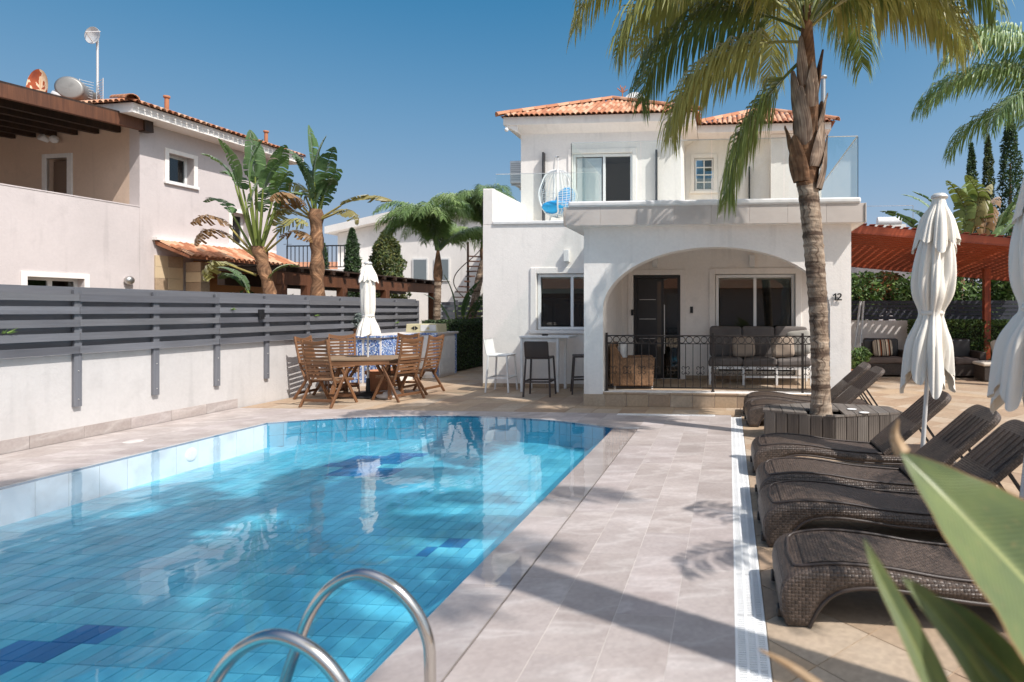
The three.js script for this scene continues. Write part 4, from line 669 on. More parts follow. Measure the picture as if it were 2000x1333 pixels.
// ---------------------------------------------------------------- right-hand garden wall, fence, red pergola, roof heater
{
  const gw = thing('garden_wall', 'low white garden wall with dark fence behind the wicker armchair', 'wall', [6, 0, -17.1]);
  wpart(gw, 'wall', bx(2, 16, -0.05, 1.33, -17.3, -17.1), M.white);
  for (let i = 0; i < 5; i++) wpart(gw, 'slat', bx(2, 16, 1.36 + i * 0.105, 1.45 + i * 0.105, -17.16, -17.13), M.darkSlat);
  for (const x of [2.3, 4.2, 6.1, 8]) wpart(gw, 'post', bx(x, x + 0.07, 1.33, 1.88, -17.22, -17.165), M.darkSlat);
  const pg = thing('red_pergola', 'reddish-brown slatted timber pergola right of the villa', 'pergola', [4, 0, -14]);
  const hy = (x, z) => 3.4 - (x - 2.2) * 0.1 - (-13.6 - z) * 0.09;
  for (let i = 0; i < 19; i++) { const z = -13.75 - i * 0.2; wpart(pg, 'slat', bar([2.2, hy(2.2, z), z], [8.0, hy(8.0, z), z], 0.1, 0.045), M.redWood); }
  wpart(pg, 'front_beam', bar([2.0, hy(2, -13.6) + 0.02, -13.6], [8.0, hy(8.0, -13.6) + 0.02, -13.6], 0.07, 0.18), M.redWood);
  wpart(pg, 'back_beam', bar([2.0, hy(2, -17.5) - 0.02, -17.5], [8.0, hy(8.0, -17.5) - 0.02, -17.5], 0.08, 0.18), M.redWood);
  for (const x of [2.25, 4.1, 6.0, 7.8]) wpart(pg, 'rafter', bar([x, hy(x, -13.5) + 0.06, -13.5], [x, hy(x, -17.6) + 0.06, -17.6], 0.07, 0.12), M.redWood);
  for (let i = 0; i < 33; i++) { const x = 2.2 + i * 0.178; wpart(pg, 'top_lath', bar([x, hy(x, -13.55) + 0.14, -13.56], [x, hy(x, -17.5) + 0.14, -17.5], 0.12, 0.02), M.redWood); }
  for (const [x, z] of [[6.55, -16.3], [7.8, -13.9]]) wpart(pg, 'post', bx(x - 0.075, x + 0.075, 0, hy(x, z) - 0.05, z - 0.075, z + 0.075), M.redWood);
  const hs = thing('hill_house', 'house with orange roof carrying a solar heater beyond the pergola', 'house', [8, 0, -33]);
  wpart(hs, 'wall', bx(6.5, 12, 0, 4.5, -38, -32), M.cream); wpart(hs, 'roof', extrudeZY([[-31.5, 4.5], [-38.5, 4.5], [-35, 5.6]], 6, 12.5), M.terra[0]);
  const ht = thing('solar_heater', 'white solar water heater with two panels and wire frame on the hill house roof', 'solar heater', [8.3, 5.1, -32.5]);
  for (const x of [-0.75, 0.1]) part(ht, 'panel', bx(x, x + 0.75, 0, 0.06, -0.6, 0.6).rotateX(0.9).translate(0, 0.5, 0), M.tank);
  part(ht, 'tank', rod([-0.55, 1.15, -0.5], [0.65, 1.15, -0.5], 0.25, 18), M.plastic); part(ht, 'wire_frame', [rod([-1.1, 0, -0.6], [-1.1, 2.0, -0.6], 0.02, 5), rod([1.3, 0, -0.6], [1.3, 2.0, -0.6], 0.02, 5), rod([-1.1, 2, -0.6], [1.3, 2, -0.6], 0.012, 5)], M.steel);
  const bc = thing('bamboo_poles', 'two pale poles leaning on the wall behind the armchair', 'pole', [3.25, 0, -16.9]); part(bc, 'pole', rod([0, 0, 0.2], [0.28, 1.85, 0], 0.035, 8), M.alu); part(bc, 'pole', rod([0.16, 0, 0.25], [0.36, 1.85, 0.02], 0.03, 8), M.alu);
}
// ---------------------------------------------------------------- house behind the camera, mirrored in the porch window
{
  reseed(73);
  const b = thing('opposite_house', 'low cream house with orange roof opposite the villa, seen only as a reflection', 'house', [-2, 0, 14]);
  wpart(b, 'wall', bx(-12, 8, 0, 3.0, 12.5, 17), M.cream);
  wpart(b, 'roof', extrudeZY([[11.8, 2.95], [17.7, 2.95], [14.7, 4.4]], -12.6, 8.6), M.terra[1]);
  const w = wpart(b, 'window', bx(-3, -1.8, 1.1, 2.2, 12.46, 12.5), M.paint); wpart(w, 'pane', bx(-2.92, -1.88, 1.18, 2.12, 12.45, 12.46), M.farPane);
}
// ---------------------------------------------------------------- plants
const leafM = (hex, o = {}) => phy({ color: hex, roughness: 0.92, transmission: 0.35, thickness: 0, side: THREE.DoubleSide, clearcoat: 0.35, clearcoatRoughness: 0.35, ...o });
const PALM = [0x7f8c40, 0x96994a, 0x6b7c38, 0xa8a456].map((c) => leafM(c));
const PALM2 = [0x6d8a44, 0x7c954c, 0x5f7e3a].map((c) => leafM(c));
const folM = phy({ color: 0xffffff, vertexColors: true, roughness: 0.95, transmission: 0.3, thickness: 0, side: THREE.DoubleSide });
const barkH = (u, v) => { const w = fbm(u, v, 3, 5, 3, 307), r = fbm(u, v + 0.02 * w, 3, 34, 3, 301), s = fbm(u, v, 7, 60, 2, 311); return 0.6 * r + 0.4 * s; };
const barkC = tex(512, 1024, (u, v) => { const r = barkH(u, v), f = fbm(u, v, 60, 24, 3, 303), b = fbm(u, v, 4, 6, 4, 305), cr = Math.max(0, fbm(u, v, 26, 5, 4, 313) - 0.58) * 3, sc = Math.max(0, 0.42 - fbm(u, v, 2, 26, 3, 309)) * 5; let c = lerp3(S(0x85776a), S(0xd2c8bb), Math.min(1, Math.max(0, (r - 0.3) * 1.9))); c = lerp3(c, S(0xa88f78), 0.6 * b * f); c = lerp3(c, S(0x54443a), Math.min(0.85, cr + sc)); return mul(c, 0.86 + 0.3 * (f - 0.5) + 0.25 * b); }, true, 0.85, 1.9);
const barkB = tex(512, 1024, (u, v) => 0.8 * barkH(u, v) + 0.2 * fbm(u, v, 50, 20, 3, 303), false, 0.85, 1.9);
M.bark = std({ color: 0xe4dcd2, roughness: 0.95, map: barkC, bumpMap: barkB, bumpScale: 0.03 });
M.sheath = std({ color: 0xffffff, roughness: 0.9, map: tex(128, 256, (u, v) => { const f = fbm(u, v, 30, 3, 4, 315), b = fbm(u, v, 4, 5, 3, 317); return mul(lerp3(S(0x5a4336), S(0xc4b4a0), f), 0.7 + 0.6 * b); }, true, 0.3, 0.7), bumpMap: barkB, bumpScale: 0.01, side: THREE.DoubleSide });
M.fibre = std({ color: 0xffffff, roughness: 0.95, map: tex(128, 256, (u, v) => { const f = fbm(u, v, 22, 6, 4, 325), b = fbm(u, v, 6, 9, 3, 327); return mul(lerp3(S(0x5b3c28), S(0xb08a68), f), 0.6 + 0.7 * b); }, true, 0.5, 1), bumpMap: barkB, bumpScale: 0.02 });
M.petiole = std({ color: 0x9a8a4c, roughness: 0.7, map: blotC });
M.greenStem = std({ color: 0x77843c, roughness: 0.65, map: blotC });

// feather frond: drooping rachis with two rows of hanging leaflets, origin at the crown
function frond(az, e0, e1, L, o = {}) {
  const { n = 90, ll = 0.62, w = 0.022, hang = 0.9, start = 0.16, bend = 1.3, dry = 0 } = o;
  const pts = [], N = 28, h = V(Math.cos(az), 0, Math.sin(az)); let p = V(0, 0, 0);
  const side = h.clone().cross(V(0, 1, 0)).normalize(), sway = rr(-0.12, 0.12);
  const dirs = [];
  for (let i = 0; i <= N; i++) { const t = i / N, e = e0 + (e1 - e0) * Math.pow(t, bend), d = h.clone().multiplyScalar(Math.cos(e)).addScaledVector(V(0, 1, 0), Math.sin(e)).addScaledVector(side, sway * t).normalize(); dirs.push(d); pts.push(p.clone()); p = p.clone().addScaledVector(d, L / N); }
  const pos = [], idx = [], uv = [];
  // rachis as a tapering three-sided stem
  for (let i = 0; i <= N; i++) { const r = 0.022 * (1 - i / N) + 0.003, d = dirs[i], s = d.clone().cross(V(0, 1, 0)).normalize(), u = s.clone().cross(d); for (let k = 0; k < 3; k++) { const a = k * 2.094, q = pts[i].clone().addScaledVector(s, r * Math.cos(a)).addScaledVector(u, r * Math.sin(a)); pos.push(q.x, q.y, q.z); uv.push(k, i); } if (i) for (let k = 0; k < 3; k++) { const a = (i - 1) * 3 + k, b = (i - 1) * 3 + (k + 1) % 3; idx.push(a, b, a + 3, b, b + 3, a + 3); } }
  for (let k = 0; k < n; k++) for (const sd of [-1, 1]) {
    const t = start + (1 - start) * (k + rnd() * 0.9) / n, f = t * N, i = Math.min(N - 1, Math.floor(f)), q = pts[i].clone().lerp(pts[i + 1], f - i), d = dirs[i], s = d.clone().cross(V(0, 1, 0)).normalize().multiplyScalar(sd);
    const len = ll * (0.35 + 0.65 * Math.sin(Math.PI * Math.min(1, 0.18 + t * 0.72))) * rr(0.82, 1.1) * (t > 0.9 ? 0.75 : 1), u = s.clone().cross(d).multiplyScalar(sd);
    const a = s.clone().multiplyScalar(0.8).addScaledVector(d, 0.45 + 0.5 * t).addScaledVector(u.y > 0 ? u : u.negate(), rr(-0.25, 0.5)).normalize();
    const g = V(0, -1, 0), hg = hang * rr(0.7, 1.15);
    const m = q.clone().addScaledVector(a, len * 0.42).addScaledVector(g, len * 0.06 * hg);
    const dir2 = a.clone().multiplyScalar(1 - 0.62 * hg).addScaledVector(g, 0.95 * hg).normalize(), m2 = m.clone().addScaledVector(dir2, len * 0.34), dir3 = dir2.clone().addScaledVector(g, 0.5 * hg).normalize(), tip = m2.clone().addScaledVector(dir3, len * 0.28);
    const wd = d.clone().addScaledVector(V(rr(-1, 1), rr(-1, 1), rr(-1, 1)), 0.35).normalize(), ww = w * rr(0.75, 1.15), b = pos.length / 3;
    const put = (v, x) => { pos.push(v.x + wd.x * x, v.y + wd.y * x, v.z + wd.z * x); uv.push(x, 0); };
    put(q, -ww * 0.35); put(q, ww * 0.35); put(m, -ww * 0.62); put(m, ww * 0.62); put(m2, -ww * 0.5); put(m2, ww * 0.5); put(tip, 0);
    idx.push(b, b + 1, b + 3, b, b + 3, b + 2, b + 2, b + 3, b + 5, b + 2, b + 5, b + 4, b + 4, b + 5, b + 6);
  }
  const g = new THREE.BufferGeometry(); g.setAttribute('position', new THREE.Float32BufferAttribute(pos, 3)); g.setAttribute('uv', new THREE.Float32BufferAttribute(uv, 2)); g.setIndex(idx); g.computeVertexNormals(); return g;
}
function palmTrunk(H, r0, r1, lean, wob = 0.012) {
  const rings = [], n = 20, m = Math.round(H * 26); for (let j = 0; j <= m; j++) { const t = j / m, k = r0 + (r1 - r0) * t + 0.04 * Math.exp(-t * H * 5) + (j % 3 === 0 ? rr(0.002, 0.009) : rr(-0.003, 0.001)); rings.push(ring(lean[0] * t * t, t * H, lean[1] * t * t, 1, 1, n).map((p) => { const cx = lean[0] * t * t, cz = lean[1] * t * t, q = k * (1 + rr(-wob, wob) * 1.5); return V(cx + (p.x - cx) * q, p.y, cz + (p.z - cz) * q); })); }
  return loft(rings);
}
// old leaf bases wrapped round the top of the trunk
function sheaths(t, c, H, r, n, hgt) {
  for (let i = 0; i < n; i++) {
    const tier = i / n, a = i * 2.4 + rr(-0.2, 0.2), y = H - 0.12 + tier * hgt, rad = r * (1 - 0.45 * Math.pow(tier, 1.3)), L = rr(0.42, 0.68), wide = rr(0.62, 0.85), peel = rr(0.02, 0.07), rings = [];
    for (let j = 0; j <= 7; j++) { const s = j / 7, w = wide * (1 - 0.8 * Math.pow(s, 1.5)), R = rad * (0.78 + 0.34 * Math.sin(Math.min(1, s * 1.5) * 1.9)) + peel * s * s, cz = 0.02 * (1 - s); rings.push([1, -1].flatMap((sd) => Array.from({ length: 6 }, (_, k) => { const q = sd > 0 ? k : 5 - k, b = a + (q / 5 - 0.5) * w * 2, lip = (sd > 0 ? 0.014 : 0) + cz * Math.cos((q / 5 - 0.5) * 3); return V(c[0] + (R + lip) * Math.cos(b), y + s * L + 0.03 * Math.cos((q / 5 - 0.5) * 3.1) * (s > 0.8 ? 1 : 0), c[1] + (R + lip) * Math.sin(b)); }))); }
    part(t, 'leaf_base', loft(rings), i % 3 === 1 ? M.fibre : M.sheath);
  }
}
// paddle leaf along a curved midrib, split into strips where the wind has torn it
function paddle(L, W, o = {}) {
  const { torn = 0.3, n = 16, fold = 0.45, arch = 0.9, twist = 0, sag = 0.25, solid = false } = o, pos = [], idx = [], uv = [];
  const mid = (t) => { const e = 1.25 - arch * t * t * 1.6; return [0, 0, 0, e]; };
  const pts = []; let p = V(0, 0, 0); const M2 = 24; const ds = []; for (let i = 0; i <= M2; i++) { const e = Math.PI / 2 - arch * Math.pow(i / M2, 1.4); const d = V(Math.cos(e), Math.sin(e), 0); ds.push(d); pts.push(p.clone()); p = p.clone().addScaledVector(d, L / M2); }
  const at = (t) => { const f = Math.min(0.9999, Math.max(0, t)) * M2, i = Math.floor(f); return pts[i].clone().lerp(pts[i + 1], f - i); }, dir = (t) => ds[Math.min(M2, Math.max(0, Math.round(t * M2)))];
  const prof = (t) => W * 0.5 * Math.pow(Math.sin(Math.PI * Math.pow(Math.min(1, Math.max(0, t * 0.97 + 0.02)), 0.8)), 0.62);
  for (const sd of [-1, 1]) {
    let drop = 0; let pf = null;
    for (let k = 0; k < n; k++) {
      const tear = rnd() < torn; if (tear) drop = rr(0, sag * 2.2);
      const t0 = k / n + (tear ? 0.35 * rnd() / n : 0), t1 = (k + 1) / n, b = pos.length / 3;
      for (const t of [t0, t1]) for (const s of [0, 0.5, 1]) {
        const c = at(t), d = dir(t), up = V(-d.y, d.x, 0), w = prof(t) * s, tw = twist * t, z = V(0, 0, sd);
        const q = c.clone().addScaledVector(z, w * Math.cos(fold)).addScaledVector(up, w * Math.sin(fold) * (1 - 0.6 * s)).addScaledVector(d, w * 0.25).addScaledVector(V(0, -1, 0), drop * w * s + sag * w * s * 0.6).applyAxisAngle(V(0, 1, 0), tw);
        pos.push(q.x, q.y, q.z); uv.push(s, t);
      }
      for (const s of [0, 1]) idx.push(b + s, b + s + 1, b + 4 + s, b + s, b + 4 + s, b + 3 + s);
      if (!tear) drop *= 0.9;
    }
  }
  const g = new THREE.BufferGeometry(); g.setAttribute('position', new THREE.Float32BufferAttribute(pos, 3)); g.setAttribute('uv', new THREE.Float32BufferAttribute(uv, 2)); g.setIndex(idx); const gg = mergeVertices(g, 1e-4); gg.computeVertexNormals();
  const rib = tube(Array.from({ length: 7 }, (_, i) => { const q = at(i / 6.2); return [q.x, q.y, q.z]; }), L * 0.008, 12, 5);
  return merge([gg, rib]);
}
// leaf faces scattered through a volume; sample() returns a point
function foliage(n, sample, size, cols, out = 0.5) {
  const pos = new Float32Array(n * 12), col = new Float32Array(n * 12), idx = [], c0 = new THREE.Color();
  for (let i = 0; i < n; i++) {
    const p = sample(), a = V(rr(-1, 1), rr(-0.6, 1), rr(-1, 1)).normalize(), b = a.clone().cross(V(rr(-1, 1), rr(-1, 1), rr(-1, 1))).normalize(), s = size * rr(0.6, 1.35), k = pick(cols); c0.set(k); const j = rr(0.8, 1.2);
    const v = [p.clone().addScaledVector(a, -s), p.clone().addScaledVector(b, s * 0.42), p.clone().addScaledVector(a, s), p.clone().addScaledVector(b, -s * 0.42)];
    v.forEach((q, m) => { pos.set([q.x, q.y, q.z], i * 12 + m * 3); col.set([c0.r * j, c0.g * j, c0.b * j], i * 12 + m * 3); }); idx.push(i * 4, i * 4 + 1, i * 4 + 2, i * 4, i * 4 + 2, i * 4 + 3);
  }
  const g = new THREE.BufferGeometry(); g.setAttribute('position', new THREE.BufferAttribute(pos, 3)); g.setAttribute('color', new THREE.BufferAttribute(col, 3)); g.setIndex(idx); g.computeVertexNormals(); return g;
}
const inBox = (x0, x1, y0, y1, z0, z1, shell = 0.12) => () => { const p = V(rr(x0, x1), rr(y0, y1), rr(z0, z1)), k = Math.floor(rnd() * 4), e = rnd() * shell; if (k === 0) p.y = y1 - e; else if (k === 1) p.x = (rnd() < 0.7 ? x1 - e : x0 + e); else if (k === 2) p.z = z1 - e; return p.add(V(rr(-1, 1), rr(-1, 1), rr(-1, 1)).multiplyScalar(0.025)); };
const inBlobs = (bl) => () => { const b = pick(bl); let q; do q = V(rr(-1, 1), rr(-1, 1), rr(-1, 1)); while (q.lengthSq() > 1 || q.lengthSq() < 0.25 * rnd()); return V(b[0] + q.x * b[3], b[1] + q.y * (b[4] ?? b[3]), b[2] + q.z * b[3]); };
const GREENS = [0x4c6a2a, 0x5d7a33, 0x3d5a24, 0x6d8540, 0x48602c];

// main palm in the planter
function bigPalm(name, label, pos, H, lean, list, mats, o) {
  const t = thing(name, label, 'palm tree', pos, 0, 'feather palms');
  part(t, 'trunk', palmTrunk(H, o.r0 ?? 0.135, o.r1 ?? 0.165, lean), M.bark);
  const C = V(lean[0], H, lean[1]);
  part(t, 'crown_shaft', loft([0, 0.15, 0.35, 0.6, 0.9, 1.15].map((y, i) => ring(C.x, H - 0.08 + y * ((o.crown ?? 0.95) / 0.95), C.z, o.r1 ? o.r1 * [1.0, 1.25, 1.3, 1.05, 0.7, 0.35][i] : [0.17, 0.225, 0.24, 0.2, 0.13, 0.06][i], undefined, 16))), M.fibre);
  if (o.bases) sheaths(t, [C.x, C.z], H, (o.r1 ?? 0.165) * 1.5, o.bases, 0.75 * (o.crown ?? 0.95));
  list.forEach(([az, e0, e1, L, up = 0, k]) => { const f = part(t, 'frond', frond(az * D2R, e0 * D2R, e1 * D2R, L, { ...o, ...(k ?? {}) }), pick(mats)); f.position.set(C.x + 0.05 * Math.cos(az * D2R), H + (o.crown ?? 0.95) + up, C.z + 0.05 * Math.sin(az * D2R)); });
  return t;
}
reseed(81);
bigPalm('feather_palm', 'tall feather palm rising from the hexagonal wooden planter', [1.13, 0.31, -7.7], 2.9, [-0.17, 0], [
  [181, 58, -84, 3.75, 0.1], [170, 44, -86, 2.9, 0.05], [192, 34, -88, 2.75, 0], [184, -42, -89, 1.95, -0.35], [158, 66, -74, 3.9, 0.15], [205, 62, -80, 3.3, 0.1], [176, 4, -88, 2.2, -0.15],
  [4, 54, -74, 2.75, 0.1], [20, 66, -74, 2.9, 0.15], [-14, 46, -80, 2.5, 0.05], [48, 60, -80, 2.6, 0.1], [100, 62, -78, 3.0, 0.1], [128, 50, -84, 2.6, 0], [262, 58, -74, 3.2, 0.1], [300, 62, -76, 2.9, 0.1], [340, 60, -76, 2.7, 0.1], [90, 84, -10, 3.2, 0.2], [200, 80, -20, 3.2, 0.2],
], PALM, { n: 165, ll: 0.8, w: 0.026, hang: 1.0, bases: 16, crown: 1.85, r0: 0.105, r1: 0.128 });
// palm outside the frame on the right: its trunk and crown shade the deck and the water
bigPalm('feather_palm', 'tall feather palm beside the camera, its trunk shadow crossing the deck', [2.45, 0, -1.66], 7.8, [-0.12, 0.05], Array.from({ length: 18 }, (_, i) => [i * 137.5, 62 - (i % 5) * 14, -66 - (i % 3) * 8, 2.7 + (i % 4) * 0.15, 0.1]), PALM, { n: 80, ll: 0.66, w: 0.036, hang: 0.95, bases: 8, r0: 0.16, r1: 0.15 });
bigPalm('feather_palm', 'tallest feather palm beside the camera, its crown shading the near pool', [2.45, 0, 0.95], 9.4, [-0.12, 0.05], Array.from({ length: 22 }, (_, i) => [i * 137.5, 66 - (i % 5) * 13, -60 - (i % 3) * 8, 3.4 + (i % 4) * 0.2, 0.1]), PALM, { n: 80, ll: 0.75, w: 0.034, hang: 0.9, bases: 8, r0: 0.17, r1: 0.16 });
bigPalm('feather_palm', 'feather palm at the right edge with fronds hanging above the cypresses', [7.0, 0, -13.0], 4.9, [0, 0], [[178, 40, -62, 3.4, 0], [165, 55, -60, 3.6, 0.1], [195, 48, -66, 3.6, 0.05], [150, 20, -70, 2.8, -0.1], [210, 25, -70, 2.8, -0.1], [180, 70, -40, 3.2, 0.1], [90, 50, -60, 2.6, 0], [270, 50, -60, 2.6, 0], [0, 50, -60, 2.6, 0], [45, 50, -60, 2.4, 0], [315, 50, -60, 2.4, 0]], PALM2, { n: 120, ll: 0.75, w: 0.026, hang: 0.9, crown: 0.9 });
reseed(83);
bigPalm('feather_palm', 'small feather palm outside the right picture edge beside the loungers', [3.6, 0, -2.95], 2.8, [-0.1, 0], Array.from({ length: 7 }, (_, i) => [i * 137.5 + 20, 56 - (i % 4) * 14, -60 - (i % 3) * 9, 1.45 + (i % 3) * 0.12, 0.1]), PALM, { n: 44, ll: 0.4, w: 0.022, hang: 0.9, r0: 0.11, r1: 0.1, crown: 0.8 });
const crownList = (n, L, lo = 10) => Array.from({ length: n }, (_, i) => [i * 137.5 + rr(-10, 10), lo + 70 * ((i * 0.618) % 1), -52 - 20 * rnd(), L * rr(0.8, 1.1), 0.05]);
bigPalm('feather_palm', 'bushy feather palm with thin trunk behind the grill counter, left of two', [-7.75, 0, -15.7], 2.45, [0.05, 0], crownList(34, 2.15, 46), PALM2, { n: 110, ll: 0.44, w: 0.016, hang: 0.66, r0: 0.1, r1: 0.09, crown: 0.7 });
bigPalm('feather_palm', 'bushy feather palm with orange crownshaft close to the villa, right of two', [-8.35, 0, -19.2], 3.3, [0.5, 0], crownList(34, 2.35, 46), PALM2, { n: 100, ll: 0.48, w: 0.018, hang: 0.66, r0: 0.13, r1: 0.12, crown: 0.8 });

// strelitzia trees and clumps
const PAD = [0x4f7036, 0x5f7f3d, 0x44622f, 0x76873f].map((c) => leafM(c, { transmission: 0.3 })), PADOLD = [0x9a9650, 0x8a8044, 0x8f6a3a].map((c) => leafM(c, { transmission: 0.4 }));
function strelitzia(name, label, pos, H, lean, leaves, o = {}) {
  const t = thing(name, label, o.cat ?? 'tree', pos, o.turn ?? 0, o.group);
  if (H > 0) part(t, 'trunk', (() => { const r = []; for (let j = 0; j <= 24; j++) { const k = j / 24, c = 0.13 + 0.02 * Math.sin(j * 1.7) + rr(-0.008, 0.008); r.push(ring(lean[0] * k * k, k * H, lean[1] * k * k, 1, 1, 14).map((p) => { const cx = lean[0] * k * k, cz = lean[1] * k * k, q = c * (1 + rr(-0.1, 0.1)); return V(cx + (p.x - cx) * q, p.y, cz + (p.z - cz) * q); })); } return loft(r); })(), M.fibre);
  // fan of leaves in the plane of the picture: [tilt from upright, stalk, blade, width, torn, droop, old]
  leaves.forEach(([tilt, st, L, W, torn, arch, old = 0, yaw = 0, dy = 0]) => {
    const a = tilt * D2R, base = V(lean[0] + 0.04 * Math.sin(a), H + dy - 0.25, lean[1]), top = base.clone().add(V(Math.sin(a) * st * (o.kx ?? 1), Math.cos(a) * st * (tilt * tilt < 1000 ? o.k ?? 1 : 1), Math.sin(yaw) * st * 0.4));
    part(t, 'leaf_stalk', rod(base.toArray(), top.toArray(), 0.032, 6, 0.018), old ? M.petiole : M.greenStem);
    const s = a >= 0 ? 1 : -1, g = paddle(L * (o.kl ?? 1), W * (o.kw ?? 1), { torn: Math.min(1, torn + 0.15), arch, n: 18, sag: old ? 0.6 : 0.2 }); if (s < 0) g.rotateY(Math.PI); g.rotateZ(-a * 0.9); g.rotateY(yaw + rr(-0.5, 0.5)); 
    const m = part(t, 'leaf_blade', g, pick(old ? PADOLD : PAD)); m.position.copy(top);
  });
  return t;
}
reseed(91);
strelitzia('strelitzia_tree', 'leaning strelitzia tree with torn leaves in front of the cream house', [-10.1, 0, -13], 3.05, [-0.5, 0], [
  [-3, 1.35, 1.15, 0.5, 0.15, 0.25], [3, 1.2, 1.1, 0.56, 0.1, 0.5, 0, 0.7], [9, 1.25, 1.05, 0.5, 0.2, 0.6, 0, -0.7], [-8, 1.15, 1.1, 0.54, 0.2, 0.6, 0, 1.0], [-13, 1.3, 1.0, 0.5, 0.3, 0.8, 0, -0.6], [16, 1.15, 1.0, 0.48, 0.4, 0.9, 0, 0.5], [-19, 1.25, 1.0, 0.48, 0.4, 1.2, 0, 0.4], [-26, 1.3, 0.9, 0.46, 0.5, 1.5, 0, -0.4], [22, 1.05, 0.95, 0.46, 0.5, 1.2, 0, -0.3], [5, 0.8, 1.0, 0.5, 0.3, 0.9, 0, 1.2], [-10, 0.8, 1.0, 0.5, 0.3, 1.0, 0, -1.2], [-34, 1.2, 0.95, 0.44, 0.7, 1.7], [30, 0.9, 0.95, 0.44, 0.6, 1.6], [-46, 1.0, 1.0, 0.42, 0.9, 2.0, 1], [-58, 0.9, 1.1, 0.42, 0.95, 2.3, 1], [42, 0.8, 0.95, 0.4, 0.9, 2.0, 1], [55, 0.75, 0.9, 0.38, 0.9, 2.2, 1], [-72, 0.75, 1.0, 0.42, 0.8, 2.4, 1, 0, -0.4], [30, 0.6, 0.8, 0.4, 0.2, 1.6, 0, 0.2, -1.2], [-34, 0.5, 0.9, 0.42, 0.15, 1.9, 0, 0.2, -1.1], [-15, 0.5, 0.9, 0.42, 0.2, 1.6, 0, 0.8, -1.4]], { group: 'strelitzia trees behind the fence', kw: 1.08, kl: 0.95, k: 1.35, kx: 0.9 });
strelitzia('strelitzia_tree', 'straight strelitzia tree with brown trunk and one leaf reaching right', [-9.3, 0, -13.2], 3.9, [-0.05, 0], [
  [-3, 0.95, 1.1, 0.4, 0.25, 0.2], [4, 0.7, 1.2, 0.54, 0.1, 0.4, 0, 0.5], [10, 0.6, 1.1, 0.5, 0.3, 0.7, 0, -0.4], [-12, 0.7, 1.0, 0.5, 0.5, 0.9, 0, 0.3], [-6, 0.4, 1.0, 0.56, 0.25, 0.6, 0, 0.9], [8, 0.3, 0.9, 0.52, 0.25, 0.8, 0, 1.1], [22, 0.5, 0.9, 0.48, 0.4, 1.2], [16, 0.3, 0.9, 0.5, 0.5, 1.4, 0, -0.8], [-30, 0.5, 0.9, 0.44, 0.6, 1.6, 1], [62, 0.7, 1.2, 0.46, 0.35, 1.1, 1], [72, 0.55, 0.8, 0.38, 0.7, 2.4, 1], [-56, 0.6, 1.0, 0.46, 0.7, 2.2, 1], [-70, 0.5, 0.9, 0.44, 0.8, 2.2, 1], [-40, 0.4, 0.9, 0.44, 0.6, 2.2, 1, 0.6]], { group: 'strelitzia trees behind the fence', kw: 1.08, kl: 0.95, k: 1.2, kx: 0.9 });
strelitzia('strelitzia_plant', 'young strelitzia with upright leaves between the two bushy palms', [-7.9, 0, -17.4], 0.9, [0, 0], [[-6, 0.9, 1.2, 0.4, 0.2, 0.5], [10, 0.8, 1.2, 0.4, 0.3, 0.8], [28, 0.9, 1.1, 0.38, 0.6, 0.9], [46, 0.8, 0.9, 0.34, 0.7, 1.0], [-24, 0.7, 1.1, 0.4, 0.4, 0.9], [18, 0.5, 1.1, 0.42, 0.2, 0.6]], { cat: 'plant' });
reseed(93);
for (const [x, z, n, lb] of [[6.7, -18.6, 9, 'left'], [7.7, -19.0, 10, 'right']]) strelitzia('banana_clump', `clump of broad banana-like leaves above the red pergola, ${lb} of two`, [x, 0, z], 3.0, [0, 0], Array.from({ length: n }, (_, i) => [-64 + i * 128 / (n - 1) + rr(-6, 6), rr(0.8, 1.3), rr(1.7, 2.2), rr(0.6, 0.75), 0.4, rr(0.6, 1.2), rnd() < 0.25 ? 1 : 0, rr(-0.7, 0.7)]), { group: 'banana-like clumps behind the pergola', cat: 'plant' });

// cypresses, hedges, bushes
reseed(95);
function cypress(label, x, z, h, r, n, group, cols = [0x2f4a22, 0x3a5626, 0x46602c, 0x28401e]) {
  const t = thing('cypress_tree', label, 'cypress', [x, 0, z], 0, group);
  part(t, 'trunk', rod([0, 0, 0], [0, h * 0.8, 0], r * 0.22, 8, 0.03), M.fibre);
  part(t, 'crown', foliage(n, () => { const k = Math.pow(rnd(), 0.8), y = 0.3 + k * (h - 0.3), a = rnd() * 6.283, R = r * 1.15 * Math.pow(Math.sin(Math.PI * Math.min(1, 0.2 + k * 0.3)), 0.6) * Math.pow(Math.max(0, 1 - k), 0.62) * (0.72 + 0.5 * k) * (0.8 + 0.28 * Math.sin(a * 3 + y * 2.1) * Math.sin(y * 5)) * Math.sqrt(rr(0.35, 1)); return V(R * Math.cos(a), y, R * Math.sin(a)); }, 0.075, cols), folM);
}
cypress('slim dark cypress left of two in front of the far white house', -14.15, -22, 4.7, 0.55, 6000, 'cypresses by the far house');
cypress('broad yellow-green cypress right of two in front of the far white house', -12.8, -22, 4.6, 1.25, 12000, 'cypresses by the far house', [0x4a5a22, 0x5d6628, 0x3d5224, 0x6b6a2c]);
cypress('small far cypress behind the straight strelitzia trunk', -22.2, -32, 5.3, 0.5, 3000, 'cypresses by the far house');
cypress('thin dark cypress leftmost of three by the right palm', 9.1, -24, 7.9, 0.5, 4000, 'cypresses on the right');
cypress('thin cypress in the middle of three by the right palm', 9.7, -24, 8.2, 0.5, 4000, 'cypresses on the right', [0x4a5a28, 0x5d6530, 0x3d4f24]);
cypress('tallest cypress rightmost of three by the right palm', 10.5, -24, 8.9, 0.9, 6000, 'cypresses on the right');
